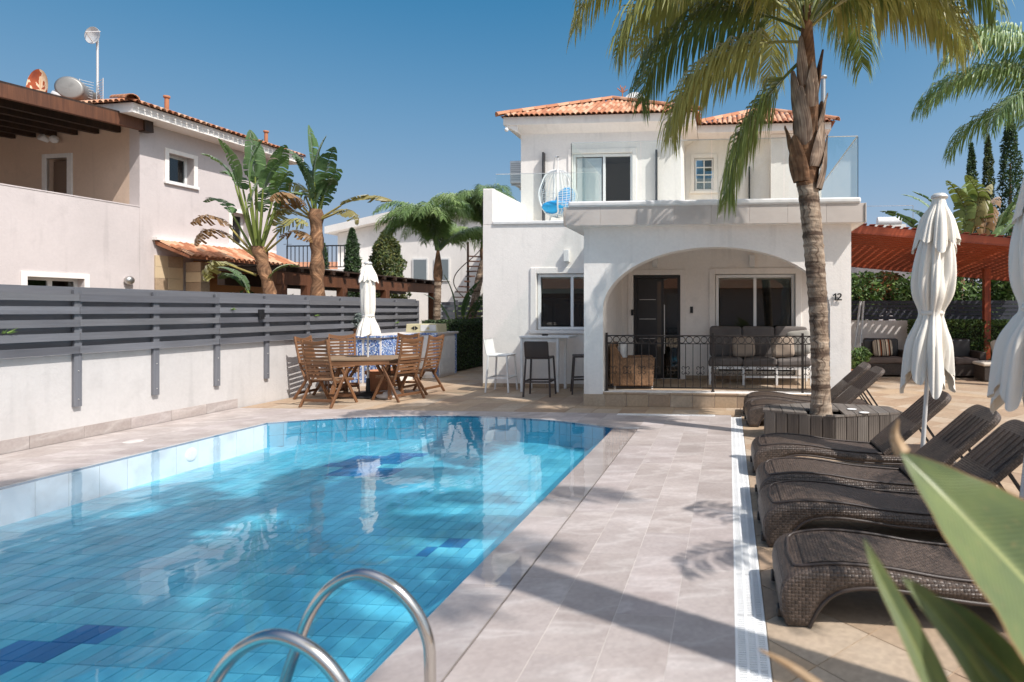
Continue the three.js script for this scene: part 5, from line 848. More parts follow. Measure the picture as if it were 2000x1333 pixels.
function hedge(label, b, n, size = 0.035, cols = GREENS) { const t = thing('clipped_hedge', label, 'hedge', [(b[0] + b[1]) / 2, 0, (b[4] + b[5]) / 2]); wpart(t, 'branches', bx(b[0] + 0.12, b[1] - 0.12, 0, b[3] - 0.12, b[4] + 0.12, b[5] - 0.12), std({ color: 0x2a3018, roughness: 1, map: blotC })); wpart(t, 'foliage', foliage(n, inBox(...b), size, cols), folM); }
hedge('clipped dark green hedge between grill counter and villa', [-8.0, -7.0, 0.05, 1.34, -19.4, -15.35], 22000, 0.035, [0x2f4420, 0x3b5226, 0x46602c, 0x2a3b1d]);
hedge('clipped low hedge behind the outdoor sofas on the right', [4.75, 9.5, 0.05, 1.35, -16.9, -16.2], 24000, 0.04);
function bush(name, label, x, z, blobs, n, size, cols) { const t = thing(name, label, 'bush', [x, 0, z]); part(t, 'stems', [rod([0, 0, 0], [-0.3, 1.6, 0], 0.05, 6), rod([0, 0, 0], [0.3, 1.7, 0.1], 0.05, 6), rod([0, 0, 0], [0, 1.5, -0.2], 0.05, 6)], M.fibre); part(t, 'foliage', foliage(n, inBlobs(blobs), size, cols), folM); }
bush('garden_bush', 'leafy green bush beside the villa corner above the dark fence', 3.5, -19, [[-0.3, 2.2, 0, 0.9, 0.7], [0.5, 2.0, 0, 0.8], [-0.6, 2.7, 0, 0.5]], 5000, 0.08, GREENS);
bush('flowering_bush', 'bush with rusty orange blossom above the dark fence', 4.6, -19.4, [[-0.4, 2.15, 0, 0.8, 0.55], [0.4, 2.1, 0, 0.9, 0.5], [0.2, 2.4, 0, 0.6, 0.4]], 6000, 0.07, [0x9a5a30, 0xa8683a, 0x7a6a34, 0x5d7a33, 0x6d8540]);
bush('garden_bush', 'tall loose green shrub behind the near closed parasol', 6.1, -18.6, [[-0.5, 1.9, 0, 0.9], [0.5, 1.6, 0, 0.9], [0, 2.4, 0, 0.7]], 6000, 0.09, GREENS);
bush('garden_bush', 'dense green shrub at the right picture edge behind the sofas', 8.3, -18.4, [[-0.5, 1.6, 0, 1.0], [0.7, 1.8, 0, 1.0], [0, 2.4, 0, 0.8]], 6000, 0.09, GREENS);
bush('garden_bush', 'small grey-green shrub by the foot of the corner house', -9.4, -23, [[0, 1.7, 0, 0.6, 0.4], [0.8, 1.6, 0, 0.5, 0.4], [-0.7, 1.6, 0, 0.5, 0.35]], 2500, 0.06, [0x7a8560, 0x5d7a33, 0x8f9a78]);
bush('garden_bush', 'green shrub under the brown pergola beyond the fence', -11.6, -15.4, [[0, 1.5, 0, 0.7, 0.5], [0.6, 1.5, -1, 0.7, 0.5], [-0.5, 1.6, 1, 0.6, 0.5]], 4000, 0.07, GREENS);
// ---------------------------------------------------------------- sun loungers
reseed(101);
{
  const sm = (pts, n = 40) => new THREE.SplineCurve(pts.map((p) => new THREE.Vector2(...p))).getPoints(n).map((p) => [p.x, p.y]);
  const lt = 0.30;                                                  // half width
  const build = () => {
    const t = thing('sun_lounger', '', 'sun lounger', [0, 0, 0], 0, 'brown wicker sun loungers in a row');
    const top = sm([[0.015, 0.15], [0.035, 0.225], [0.11, 0.278], [0.3, 0.305], [0.55, 0.292], [0.85, 0.25], [1.2, 0.222], [1.55, 0.218], [1.85, 0.21], [1.93, 0.16]]);
    const under = sm([[1.8, 0.0], [1.75, 0.08], [1.58, 0.135], [1.2, 0.14], [0.9, 0.16], [0.6, 0.2], [0.4, 0.203], [0.25, 0.145], [0.165, 0.0]], 36);
    part(t, 'base', extrudeXY([[0.05, 0.0], [0.02, 0.07], ...top, [1.95, 0.08], [1.93, 0.0], ...under], -lt, lt, 0.035), M.wicker);
    const rim = []; for (const s of [-1, 1]) rim.push(tube([[0.1, 0.277, s * 0.2], ...[[0.12, 0.286, s * (lt - 0.075)], [0.3, 0.311, s * (lt - 0.055)], [0.55, 0.299, s * (lt - 0.055)], [0.85, 0.257, s * (lt - 0.055)], [1.3, 0.226, s * (lt - 0.055)]]], 0.009, 26, 6)); rim.push(tube([[0.1, 0.277, -0.2], [0.085, 0.27, 0], [0.1, 0.277, 0.2]], 0.009, 12, 6));
    part(t, 'seat_rim', rim, M.wickerFrame);
    const flat = (pts, off) => { const g = []; const rings = pts.map(([x, y]) => [V(x, y + off, -0.21), V(x, y + off, 0.21)]); return loft(rings.map((r) => r.reverse()), false); };
    part(t, 'seat_panel', boxUV(flat(top.filter(([x]) => x > 0.13 && x < 1.28), 0.006).toNonIndexed()), M.wicker);
    part(t, 'foot_arch_trim', [-1, 1].map((s) => tube(under.filter((_, i) => i % 3 === 0).map(([x, y]) => [x, y + 0.004, s * (lt - 0.012)]), 0.011, 40, 6)), M.wickerFrame);
    const bs = new THREE.Shape(); const w = 0.27, L = 0.86, r = 0.14; bs.moveTo(-w, 0); bs.lineTo(w, 0); bs.lineTo(w, L - r); bs.quadraticCurveTo(w, L, w - r, L); bs.lineTo(-w + r, L); bs.quadraticCurveTo(-w, L, -w, L - r); bs.closePath();
    const bk = extrudeXY(bs, -0.03, 0.03, 0.016).rotateY(Math.PI / 2).rotateZ(-0.84 + 0.0).translate(1.26, 0.22, 0);
    const b = part(t, 'backrest', bk, M.wicker);
    const grooves = []; for (let i = -3; i <= 3; i++) grooves.push(rod([0, 0.42, i * 0.075], [0, 0.74, i * 0.075], 0.006, 5)); part(b, 'backrest_ribs', grooves.map((g) => g.translate(-0.032, 0, 0).rotateZ(-0.84).translate(1.26, 0.22, 0)), M.wickerFrame);
    part(t, 'support_strut', [bar([1.62, 0.56, -0.22], [1.86, 0.2, -0.22], 0.03, 0.02), bar([1.62, 0.56, 0.22], [1.86, 0.2, 0.22], 0.03, 0.02), rod([1.86, 0.2, -0.24], [1.86, 0.2, 0.24], 0.014)], M.black);
    for (const s of [-1, 1]) part(t, 'foot_cap', rbx(0.005, 0.05, 0.02, 0.075, s * 0.21 - 0.03, s * 0.21 + 0.03, 0.01), M.black);
    return t;
  };
  const first = build(), spots = [[-3.43, 'brown wicker sun lounger nearest the camera, behind the blurred leaves'], [-4.47, 'brown wicker sun lounger second from the camera, nearest the right parasol pole'], [-5.2, 'brown wicker sun lounger third from the camera, close against the second'], [-6.26, 'brown wicker sun lounger in front of the hexagonal planter, fourth from the camera'], [-8.78, 'brown wicker sun lounger just behind the hexagonal planter'], [-9.62, 'farthest brown wicker sun lounger, nearest the villa pillar']];
  spots.forEach(([z, lb], i) => { if (!i) { first.position.set(0.22, 0, z); first.userData.label = lb; } else copyOf(first, [0.22 + rr(-0.015, 0.015), 0, z], rr(-0.03, 0.03), lb); });
  first.position.x = 0.24;
}
// ---------------------------------------------------------------- hexagonal planter
{
  reseed(103);
  const pl = thing('wooden_planter', 'hexagonal grey-brown wooden planter box round the palm trunk', 'planter', [1.2, 0, -7.8]);
  const v = [[0.45, -7.74], [1.25, -7.42], [2.08, -7.7], [2.02, -8.12], [1.25, -8.36], [0.5, -8.12]].map(([x, z]) => [x - 1.2, z + 7.8]);
  part(pl, 'liner', extrudeXZ(v.map(([x, z]) => [x * 0.95, z * 0.95]), 0.005, 0.3), M.black);
  v.forEach((a, i) => { const b = v[(i + 1) % 6], L = Math.hypot(b[0] - a[0], b[1] - a[1]), n = Math.round(L / 0.135), dx = (b[0] - a[0]) / n, dz = (b[1] - a[1]) / n, turn = Math.atan2(-(b[1] - a[1]), b[0] - a[0]); for (let k = 0; k < n; k++) { const g = cbx(-L / n / 2 + 0.004, L / n / 2 - 0.004, 0.0, 0.335, -0.012, 0.012, 0.004); const fl = []; for (let q = 1; q < 6; q++) fl.push(bx(-L / n / 2 + q * L / n / 6 - 0.003, -L / n / 2 + q * L / n / 6 + 0.003, 0.01, 0.33, 0.012, 0.0155)); const o = part(pl, 'side_board', [g, ...fl], M.deckWood[(k + i) % 3]); o.position.set(a[0] + dx * (k + 0.5), 0.005, a[1] + dz * (k + 0.5)); o.rotation.y = turn; } });
  // top boards running front to back, cut to the outline, with an opening for the trunk
  const big = v.map(([x, z]) => [x * 1.04, z * 1.06]); let ar = 0; big.forEach((p, i) => { const q = big[(i + 1) % 6]; ar += p[0] * q[1] - q[0] * p[1]; });
  for (let x = -0.82; x < 0.95; x += 0.142) for (const [z0, z1] of [[-0.8, 0.8]]) {
    let q = [[x, z0], [x + 0.134, z0], [x + 0.134, z1], [x, z1]]; big.forEach((p, i) => { const r = big[(i + 1) % 6]; q = clip(q, (c) => ((r[0] - p[0]) * (c[1] - p[1]) - (r[1] - p[1]) * (c[0] - p[0])) * Math.sign(ar)); });
    if (q.length < 3) continue;
    const nearTrunk = x + 0.134 > -0.24 && x < 0.1; const parts = nearTrunk ? [clip(q, (c) => c[1] - 0.36), clip(q, (c) => -0.02 - c[1])] : [q];
    for (const p of parts) if (p.length > 2) part(pl, 'top_board', prism(p, 0.338, 0.362 + rr(0, 0.002)), pick(M.deckWood));
  }
  for (const [x, z, lb] of [[0.32, 0.0, 'right'], [0.42, 0.24, 'front']]) { const s = single('tealight_dish', lathe([[0, 0], [0.05, 0], [0.062, 0.012], [0.05, 0.01], [0, 0.006]], 18), M.plastic, `small white dish on the planter top, ${lb} of the trunk`, 'dish', 'white dishes on the planter'); s.position.set(1.2 + x, 0.365, -7.8 + z); }
}
// ---------------------------------------------------------------- closed parasols
function closedParasol(label, pos, lean, H, rows, folds, poleR, o = {}) {
  const t = thing('closed_parasol', label, 'parasol', pos, o.turn ?? 0, 'closed cream parasols'); const at = (y) => [lean[0] * y / H, lean[1] * y / H];
  part(t, 'pole', rod([0, 0, 0], [...[at(H)[0]], H, at(H)[1]], poleR, 14, poleR * 0.85), M.alu);
  const skin = (list, hem) => { const n = folds * 20, rings = []; const ph = rnd() * 6; list.forEach(([y, r, amp, tw = 0], j) => { const c = at(y); rings.push(Array.from({ length: n }, (_, i) => { const a = -i / n * 2 * Math.PI, aw = a + 0.16 * Math.sin(2 * a + ph + y * 0.8) + 0.09 * Math.sin(5 * a + ph * 2 - y * 1.3), f = 2 * Math.pow(Math.abs(Math.cos(folds * aw / 2 + ph + tw)), 0.55) - 1, f2 = 2 * Math.pow(Math.abs(Math.cos((folds + 2.5) * aw + ph * 2 + y * 2.2)), 0.6) - 1, f3 = Math.sin(3 * a + y * 3 + ph), k = (o.slim ?? 1) * r * (1 + amp * f + amp * 0.28 * f2 + 0.08 * f3); return V(c[0] + k * Math.cos(a), y - (j === list.length - 1 ? hem * (0.5 + 0.5 * f) * (1 + 0.5 * f3) : 0), c[1] + k * Math.sin(a)); })); });
    // smooth the rows with a spline in height
    const out = [], m = rings.length; for (let j = 0; j < m - 1; j++) for (let s = 0; s < 5; s++) { const u = s / 5, p = (q) => rings[Math.max(0, Math.min(m - 1, q))]; out.push(rings[j].map((_, i) => { const a = p(j - 1)[i], b = p(j)[i], c = p(j + 1)[i], d = p(j + 2)[i], h = (k) => 0.5 * (2 * b[k] + (c[k] - a[k]) * u + (2 * a[k] - 5 * b[k] + 4 * c[k] - d[k]) * u * u + (3 * b[k] - a[k] - 3 * c[k] + d[k]) * u * u * u); return V(h('x'), h('y'), h('z')); })); } out.push(rings[m - 1]); return loft(out.reverse(), true, false); };
  part(t, 'canopy', skin(rows.body, o.hem ?? 0.12), M.canvas);
  part(t, 'vent_cap', skin(rows.cap, o.capHem ?? 0.08), M.canvas);
  const tie = rows.tie, c = at(tie[0]); part(t, 'tie_strap', new THREE.TorusGeometry(tie[1], 0.014, 6, 30).scale(1, 1, 1.6).rotateX(Math.PI / 2).translate(c[0], tie[0], c[1]), M.canvas);
  const hc = at(H); part(t, 'finial', lathe([[0, 0.03], [0.05, 0.025], [0.075, 0.0], [0.07, -0.02], [0, -0.02]], 18).translate(hc[0], H, hc[1]), M.alu);
  const ribs = []; for (let i = 0; i < 8; i++) { const a = i * Math.PI / 4, b0 = at(rows.hub), b1 = at(rows.hub + 0.5); ribs.push(bar([b0[0] + 0.045 * Math.cos(a), rows.hub, b0[1] + 0.045 * Math.sin(a)], [b1[0] + 0.06 * Math.cos(a), rows.hub + 0.6, b1[1] + 0.06 * Math.sin(a)], 0.016, 0.012)); } part(t, 'ribs', ribs, M.alu);
  const hb = at(rows.hub); part(t, 'runner_hub', lathe([[poleR, -0.09], [0.06, -0.06], [0.068, 0.02], [poleR, 0.05]], 18).translate(hb[0], rows.hub, hb[1]), M.alu);
  if (o.crank) part(t, 'crank', [rod([0.05, rows.hub - 0.3, 0], [0.12, rows.hub - 0.3, 0.02], 0.012), tube([[0.03, rows.hub, 0.03], [0.08, rows.hub - 0.25, 0.05], [0.05, rows.hub - 0.55, 0.04]], 0.004, 20, 4)], M.steel);
  part(t, 'base', o.base ?? [lathe([[0, 0], [0.24, 0], [0.25, 0.03], [0.22, 0.06], [0.05, 0.08], [0.04, 0.24], [poleR, 0.25]], 26)], M.anthracite);
  return t;
}
reseed(107);
const SOCKET = [lathe([[0, 0], [0.15, 0], [0.16, 0.02], [0.1, 0.05], [0.04, 0.06], [0.036, 0.3], [0.024, 0.31]], 24)];
closedParasol('closed cream parasol between the planter and the wicker lounge set', [1.74, 0, -5.78], [0.17, 0], 2.64, { body: [[2.4, 0.065, 0.1], [2.22, 0.12, 0.2], [1.95, 0.15, 0.22, 0.3], [1.75, 0.142, 0.24, 0.6], [1.58, 0.095, 0.16, 0.7], [1.48, 0.11, 0.2, 0.8], [1.28, 0.155, 0.3, 0.6], [1.12, 0.17, 0.34, 0.9]], cap: [[2.62, 0.055, 0.02], [2.55, 0.068, 0.1], [2.42, 0.12, 0.22], [2.3, 0.15, 0.34]], tie: [1.58, 0.098], hub: 1.12 }, 8, 0.021, { hem: 0.2, capHem: 0.13, base: SOCKET });
closedParasol('nearest closed cream parasol at the right picture edge', [1.78, 0, -4.0], [0.3, 0], 2.75, { body: [[2.55, 0.075, 0.1], [2.38, 0.14, 0.2], [2.05, 0.172, 0.22, 0.4], [1.8, 0.156, 0.24, 0.7], [1.62, 0.115, 0.16, 0.8], [1.54, 0.14, 0.22, 0.9], [1.38, 0.185, 0.3, 0.7], [1.2, 0.2, 0.34, 1.0]], cap: [[2.73, 0.058, 0.02], [2.66, 0.074, 0.1], [2.52, 0.14, 0.22], [2.36, 0.18, 0.34]], tie: [1.62, 0.12], hub: 1.06 }, 8, 0.024, { hem: 0.2, capHem: 0.15, crank: true, base: SOCKET });
closedParasol('closed cream parasol standing through the teak dining table', [-6.67, 0, -10.85], [0, 0], 2.48, { body: [[2.3, 0.06, 0.1], [2.15, 0.12, 0.16], [1.95, 0.125, 0.18], [1.65, 0.12, 0.18], [1.5, 0.105, 0.14], [1.42, 0.12, 0.18], [1.28, 0.17, 0.22], [1.18, 0.2, 0.24]], cap: [[2.46, 0.06, 0.02], [2.4, 0.085, 0.06], [2.25, 0.145, 0.14], [2.18, 0.165, 0.18]], tie: [1.5, 0.094], hub: 1.22 }, 10, 0.021, { hem: 0.04, capHem: 0.05, slim: 0.85, base: [lathe([[0, 0], [0.27, 0], [0.28, 0.03], [0.2, 0.08], [0.04, 0.1], [0.03, 0.35], [0.022, 0.35]], 26)] });

// ---------------------------------------------------------------- dining set
{
  reseed(109);
  const tb = thing('dining_table', 'long octagonal slatted teak dining table with parasol hole', 'table', [-6.65, 0, -10.8], 0.25);
  const oc = [[-0.85, -0.3], [-0.55, -0.52], [0.55, -0.52], [0.85, -0.3], [0.85, 0.3], [0.55, 0.52], [-0.55, 0.52], [-0.85, 0.3]];
  for (let i = 0; i < 10; i++) { let q = [[-0.85, -0.52 + i * 0.104 + 0.003], [0.85, -0.52 + i * 0.104 + 0.003], [0.85, -0.52 + (i + 1) * 0.104 - 0.003], [-0.85, -0.52 + (i + 1) * 0.104 - 0.003]]; oc.forEach((p, k) => { const r = oc[(k + 1) % 8]; q = clip(q, (c) => (r[0] - p[0]) * (c[1] - p[1]) - (r[1] - p[1]) * (c[0] - p[0])); }); const g = prism(q, 0.715, 0.74), u = g.attributes.uv; for (let k = 0; k < u.count; k++) u.setXY(k, u.getY(k), u.getX(k) + i * 0.37); part(tb, 'top_slat', g, M.teakGrey); }
  oc.forEach((p, k) => { const r = oc[(k + 1) % 8], s = 0.95; part(tb, 'apron', bar([p[0] * s, 0.67, p[1] * s], [r[0] * s, 0.67, r[1] * s], 0.022, 0.085), M.teak); });
  for (const [x, s] of [[-0.5, -1], [-0.5, 1], [0.5, -1], [0.5, 1]]) part(tb, 'leg', [bar([x, 0, s * 0.4], [x * 0.8, 0.7, s * 0.12], 0.06, 0.05), bar([x * 0.8, 0.3, s * 0.2], [x * 0.3, 0.68, s * 0.1], 0.04, 0.04)], M.teak);
  part(tb, 'foot_rail', [bar([-0.5, 0.04, -0.42], [-0.5, 0.04, 0.42], 0.06, 0.05), bar([0.5, 0.04, -0.42], [0.5, 0.04, 0.42], 0.06, 0.05), bar([-0.5, 0.07, 0], [0.5, 0.07, 0], 0.06, 0.04)], M.teak2);
  const chair = () => {
    const t = thing('folding_chair', '', 'chair', [0, 0, 0], 0, 'slatted teak chairs round the dining table');
    const w = 0.26;
    for (const s of [-1, 1]) {
      part(t, 'leg', bar([s * w, 0, -0.33], [s * w, 0.63, 0.06], 0.024, 0.05, 0.006), M.teak); part(t, 'leg', bar([s * (w + 0.026), 0, 0.34], [s * (w + 0.026), 0.62, -0.06], 0.024, 0.05, 0.006), M.teak2);
      part(t, 'armrest', [bar([s * (w + 0.012), 0.64, -0.24], [s * (w + 0.012), 0.66, 0.26], 0.055, 0.022, 0.008)], M.teak);
      part(t, 'back_stile', tube([[s * (w - 0.03), 0.34, 0.16], [s * (w - 0.03), 0.6, 0.25], [s * (w - 0.03), 0.86, 0.31], [s * (w - 0.03), 1.13, 0.36]], 0.021, 12, 6), M.teak);
    }
    for (let i = 0; i < 10; i++) { const y = 0.5 + i * 0.062, z = 0.2 + (y - 0.34) * 0.27 - (y > 0.9 ? 0.02 : 0); part(t, 'back_slat', cbx(-w + 0.045, w - 0.045, y - 0.02, y + 0.02, -0.008, 0.008, 0.003).rotateX(0.22).translate(0, 0, 0) && bar([-w + 0.04, y, z - 0.02], [w - 0.04, y, z - 0.02], 0.016, 0.04), i % 3 ? M.teak : M.teak2); }
    { const g = []; for (let i = 0; i < 8; i++) { const x0 = -w + 0.03 + i * (2 * w - 0.06) / 8, x1 = x0 + (2 * w - 0.06) / 8, yy = (x) => 1.1 - 0.045 * Math.cos((x / w) * 1.6); g.push(bar([x0, yy(x0), 0.345], [x1, yy(x1), 0.345], 0.02, 0.07)); } part(t, 'top_slat', g, M.teak); }
    for (let i = 0; i < 8; i++) part(t, 'seat_slat', cbx(-w + 0.02, w - 0.02, 0.425, 0.442, -0.27 + i * 0.058, -0.222 + i * 0.058, 0.003), i % 3 ? M.teak : M.teakGrey);
    for (const s of [-1, 1]) part(t, 'seat_rail', bar([s * (w - 0.03), 0.415, -0.28], [s * (w - 0.03), 0.4, 0.2], 0.022, 0.035), M.teak2);
    part(t, 'cross_rail', bar([-w, 0.12, -0.26], [w, 0.12, -0.26], 0.02, 0.045), M.teak2); part(t, 'cross_rail', bar([-w - 0.02, 0.11, 0.27], [w + 0.02, 0.11, 0.27], 0.02, 0.045), M.teak2);
    return t;
  };
  const list = [[[-6.75, 0, -9.88], -0.08, 'teak folding chair nearest the pool with its slatted back to the camera'], [[-7.48, 0, -10.72], -1.5, 'teak folding chair at the table end against the white wall'], [[-7.62, 0, -11.55], -2.5, 'teak folding chair on the far side, mostly hidden behind the nearest chair'], [[-6.72, 0, -12.0], Math.PI - 0.05, 'greyish teak folding chair on the far side, facing the camera right of the parasol'], [[-5.95, 0, -10.6], 1.25, 'teak folding chair right of the table, turned sideways, nearest the pool'], [[-6.0, 0, -11.5], 1.45, 'teak folding chair farthest right, in front of the white counter door']];
  const c0 = chair(); list.forEach(([p, r, lb], i) => { if (!i) { c0.position.set(...p); c0.rotation.y = r; c0.userData.label = lb; } else copyOf(c0, p, r, lb); });
  const pot = thing('terracotta_pot', 'orange terracotta pot on the floor behind the dining table', 'pot', [-6.75, 0, -11.4]); part(pot, 'bowl', lathe([[0, 0], [0.15, 0], [0.2, 0.1], [0.25, 0.38], [0.28, 0.38], [0.28, 0.44], [0.24, 0.44], [0.22, 0.36], [0, 0.36]], 28), M.terra[0]); part(pot, 'soil', new THREE.CylinderGeometry(0.225, 0.225, 0.02, 20).translate(0, 0.37, 0), M.soil);
  const st = thing('parasol_weight', 'grey stone parasol weight on the floor under the table', 'weight', [-6.2, 0, -10.75]); part(st, 'stone', lathe([[0, 0], [0.2, 0], [0.22, 0.05], [0.16, 0.13], [0, 0.15]], 20), M.grout); part(st, 'socket', rod([0, 0.14, 0], [0, 0.3, 0], 0.03), M.black);
}
// ---------------------------------------------------------------- grill counter
{
  reseed(113);
  const mosaic = tex(512, 512, (u, v) => { const n = 20, i = Math.floor(u * n), j = Math.floor(v * n), fx = u * n - i, fy = v * n - j; if (fx < 0.08 || fy < 0.08) return S(0xc9ccd0); const k = hsh(i, j, 401), p = pick5(k); return mul(p, 0.9 + 0.2 * hsh(i, j, 403)); function pick5(k) { return k < 0.3 ? S(0x2f5fb0) : k < 0.5 ? S(0x5f8fd0) : k < 0.72 ? S(0xdfe6ee) : k < 0.88 ? S(0x1d3f8a) : S(0x9fb8dc); } }, true, 0.5);
  M.mosaic = std({ color: 0xffffff, roughness: 0.3, map: mosaic });
  const ct = thing('grill_counter', 'outdoor grill counter with blue mosaic faces and white cupboard doors', 'counter', [-7.5, 0, -13.8]);
  const W = (n, g, m) => wpart(ct, n, g, m);
  W('body', [bx(-8.06, -7.32, 0, 1.02, -14.0, -12.37), bx(-8.06, -6.92, 0, 1.02, -15.1, -14.002)], M.white);
  W('mosaic_panel', bx(-8.03, -7.74, 0.08, 0.98, -12.37, -12.36), M.mosaic); W('mosaic_panel', bx(-7.68, -7.35, 0.08, 0.98, -12.37, -12.36), M.mosaic);
  W('mosaic_panel', bx(-7.32, -7.31, 0.05, 1.0, -13.1, -12.4), M.mosaic); W('mosaic_panel', bx(-7.32, -7.312, 0.6, 1.0, -13.98, -13.7), M.mosaic);
  W('mosaic_panel', bx(-6.99, -6.91, 0.02, 1.02, -14.004, -13.99), M.mosaic); W('mosaic_panel', bx(-6.92, -6.91, 0.02, 1.02, -14.12, -14.004), M.mosaic); W('mosaic_panel', bx(-6.92, -6.91, 0.02, 1.02, -15.1, -14.98), M.mosaic);
  const d1 = W('cupboard_door', cbx(-7.28, -7.0, 0.06, 0.97, -14.0, -13.975, 0.004), M.paint); wpart(d1, 'door_panel', cbx(-7.24, -7.04, 0.5, 0.9, -13.977, -13.968, 0.003), M.paint);
  const d2 = W('cupboard_door', cbx(-6.915, -6.89, 0.06, 0.97, -14.96, -14.14, 0.004), M.paint);
  wpart(d2, 'door_panel', cbx(-6.892, -6.884, 0.5, 0.9, -14.86, -14.24, 0.003), M.paint); for (let i = 0; i < 7; i++) wpart(d2, 'louvre', cbx(-6.892, -6.878, 0.12 + i * 0.05, 0.15 + i * 0.05, -14.86, -14.24, 0.003), M.paint);
  W('worktop', [rbx(-8.07, -7.28, 1.02, 1.075, -14.0, -12.33, 0.012), rbx(-8.07, -6.87, 1.02, 1.0745, -15.12, -14.0, 0.012)], M.grout);
  W('worktop_trim', [bx(-8.06, -7.29, 1.025, 1.068, -12.33, -12.322), bx(-7.28, -7.272, 1.025, 1.068, -13.99, -12.34), bx(-7.27, -6.88, 1.025, 1.068, -13.998, -13.99)], M.mosaic);
  const gr = thing('gas_grill', 'cream enamel grill hood box standing on the counter corner', 'grill', [-7.35, 1.078, -14.4]); const em = std({ color: 0xd9cfa8, roughness: 0.4, map: plasticC });
  part(gr, 'hood', extrudeXY([[-0.4, 0], [0.4, 0], [0.38, 0.2], [-0.38, 0.2]], -0.25, 0.25, 0.012), em); part(gr, 'panel', bx(-0.02, 0.36, 0.03, 0.18, 0.25, 0.262), M.paint);
  for (const s of [-1, 1]) part(gr, 'vent', extrudeXY(s < 0 ? [[-0.26, 0.1], [-0.18, 0.05], [-0.18, 0.15]] : [[-0.08, 0.1], [-0.16, 0.05], [-0.16, 0.15]], 0.25, 0.258), M.black); part(gr, 'knob', lathe([[0, 0.02], [0.03, 0.02], [0.035, 0]], 14).rotateX(Math.PI / 2).translate(0.17, 0.1, 0.262), em);
  const sp = thing('succulent_pot', 'silvery succulent in a small brown pot on the counter end', 'potted plant', [-7.95, 1.078, -12.6]); part(sp, 'pot', lathe([[0, 0], [0.09, 0], [0.13, 0.13], [0.11, 0.13], [0, 0.11]], 18), M.teak2); part(sp, 'foliage', foliage(240, inBlobs([[0, 0.28, 0, 0.14], [0.02, 0.36, 0, 0.11]]), 0.05, [0x8f9a98, 0xa6b0aa, 0x6f7d74]), folM);
}
// ---------------------------------------------------------------- bar table and stools
{
  const bt = thing('bar_table', 'white metal bar table under the wing window', 'table', [-3.6, 0, -12.05]);
  part(bt, 'top', rbx(-0.5, 0.5, 1.06, 1.1, -0.32, 0.32, 0.01), M.paint); for (const [x, z] of [[-0.46, -0.28], [0.26, 0.28], [-0.46, 0.28], [0.26, -0.28]]) part(bt, 'leg', cbx(x - 0.025, x + 0.025, 0, 1.06, z - 0.025, z + 0.025, 0.005), M.paint); part(bt, 'rail', [bx(-0.44, 0.24, 0.98, 1.05, 0.27, 0.285), bx(-0.44, 0.24, 0.98, 1.05, -0.285, -0.27)], M.paint);
  const at = single('ashtray', lathe([[0, 0.006], [0.05, 0.006], [0.055, 0.03], [0.065, 0.03], [0.062, 0], [0, 0]], 16), M.anthracite, 'small dark ashtray on the white bar table', 'ashtray'); at.position.set(-3.65, 1.102, -11.95);
  const stool = (m) => {
    const t = thing('bar_stool', '', 'stool', [0, 0, 0], 0, 'bar stools at the white table');
    part(t, 'seat', rbx(-0.23, 0.23, 0.7, 0.74, -0.21, 0.22, 0.018), m);
    const sh = []; for (let i = 0; i <= 8; i++) { const x = -0.225 + i * 0.45 / 8, z = 0.21 + 0.035 * Math.cos(x / 0.225 * 1.4) - 0.01; sh.push([x, z]); }
    part(t, 'backrest', loft([[0.74, 0], [0.86, 0.03], [1.0, 0.055], [1.035, 0.06]].map(([y, dz], j) => [...sh.map(([x, z]) => V(x * (j === 3 ? 0.93 : 1), y, z + dz)), ...[...sh].reverse().map(([x, z]) => V(x * (j === 3 ? 0.93 : 1), y, z + dz + 0.02))].reverse())), m);
    for (const [x, z] of [[-1, -1], [1, -1], [-1, 1], [1, 1]]) part(t, 'leg', bar([x * 0.25, 0, z * 0.23], [x * 0.215, 0.72, z * 0.185], 0.032, 0.032, 0.006), m);
    part(t, 'footrest', [bar([-0.235, 0.28, -0.215], [0.235, 0.28, -0.215], 0.03, 0.03), bar([-0.237, 0.28, 0.215], [0.237, 0.28, 0.215], 0.03, 0.03), bar([-0.237, 0.285, -0.21], [-0.237, 0.285, 0.21], 0.03, 0.03), bar([0.237, 0.285, -0.21], [0.237, 0.285, 0.21], 0.03, 0.03)], m);
    return t;
  };
  const sd = std({ color: 0x453b37, roughness: 0.5, map: plasticC });
  const s1 = stool(sd); s1.position.set(-3.55, 0, -11.3); s1.rotation.y = 0.05; s1.userData.label = 'dark brown bar stool in the open with its back to the camera';
  copyOf(s1, [-2.82, 0, -11.75], Math.PI / 2 + 0.3, 'dark brown bar stool half hidden by the porch pillar');
  const s3 = stool(M.paint); s3.position.set(-4.5, 0, -11.85); s3.rotation.y = -Math.PI / 2; s3.userData.label = 'white bar stool seen from the side at the left table end';
}
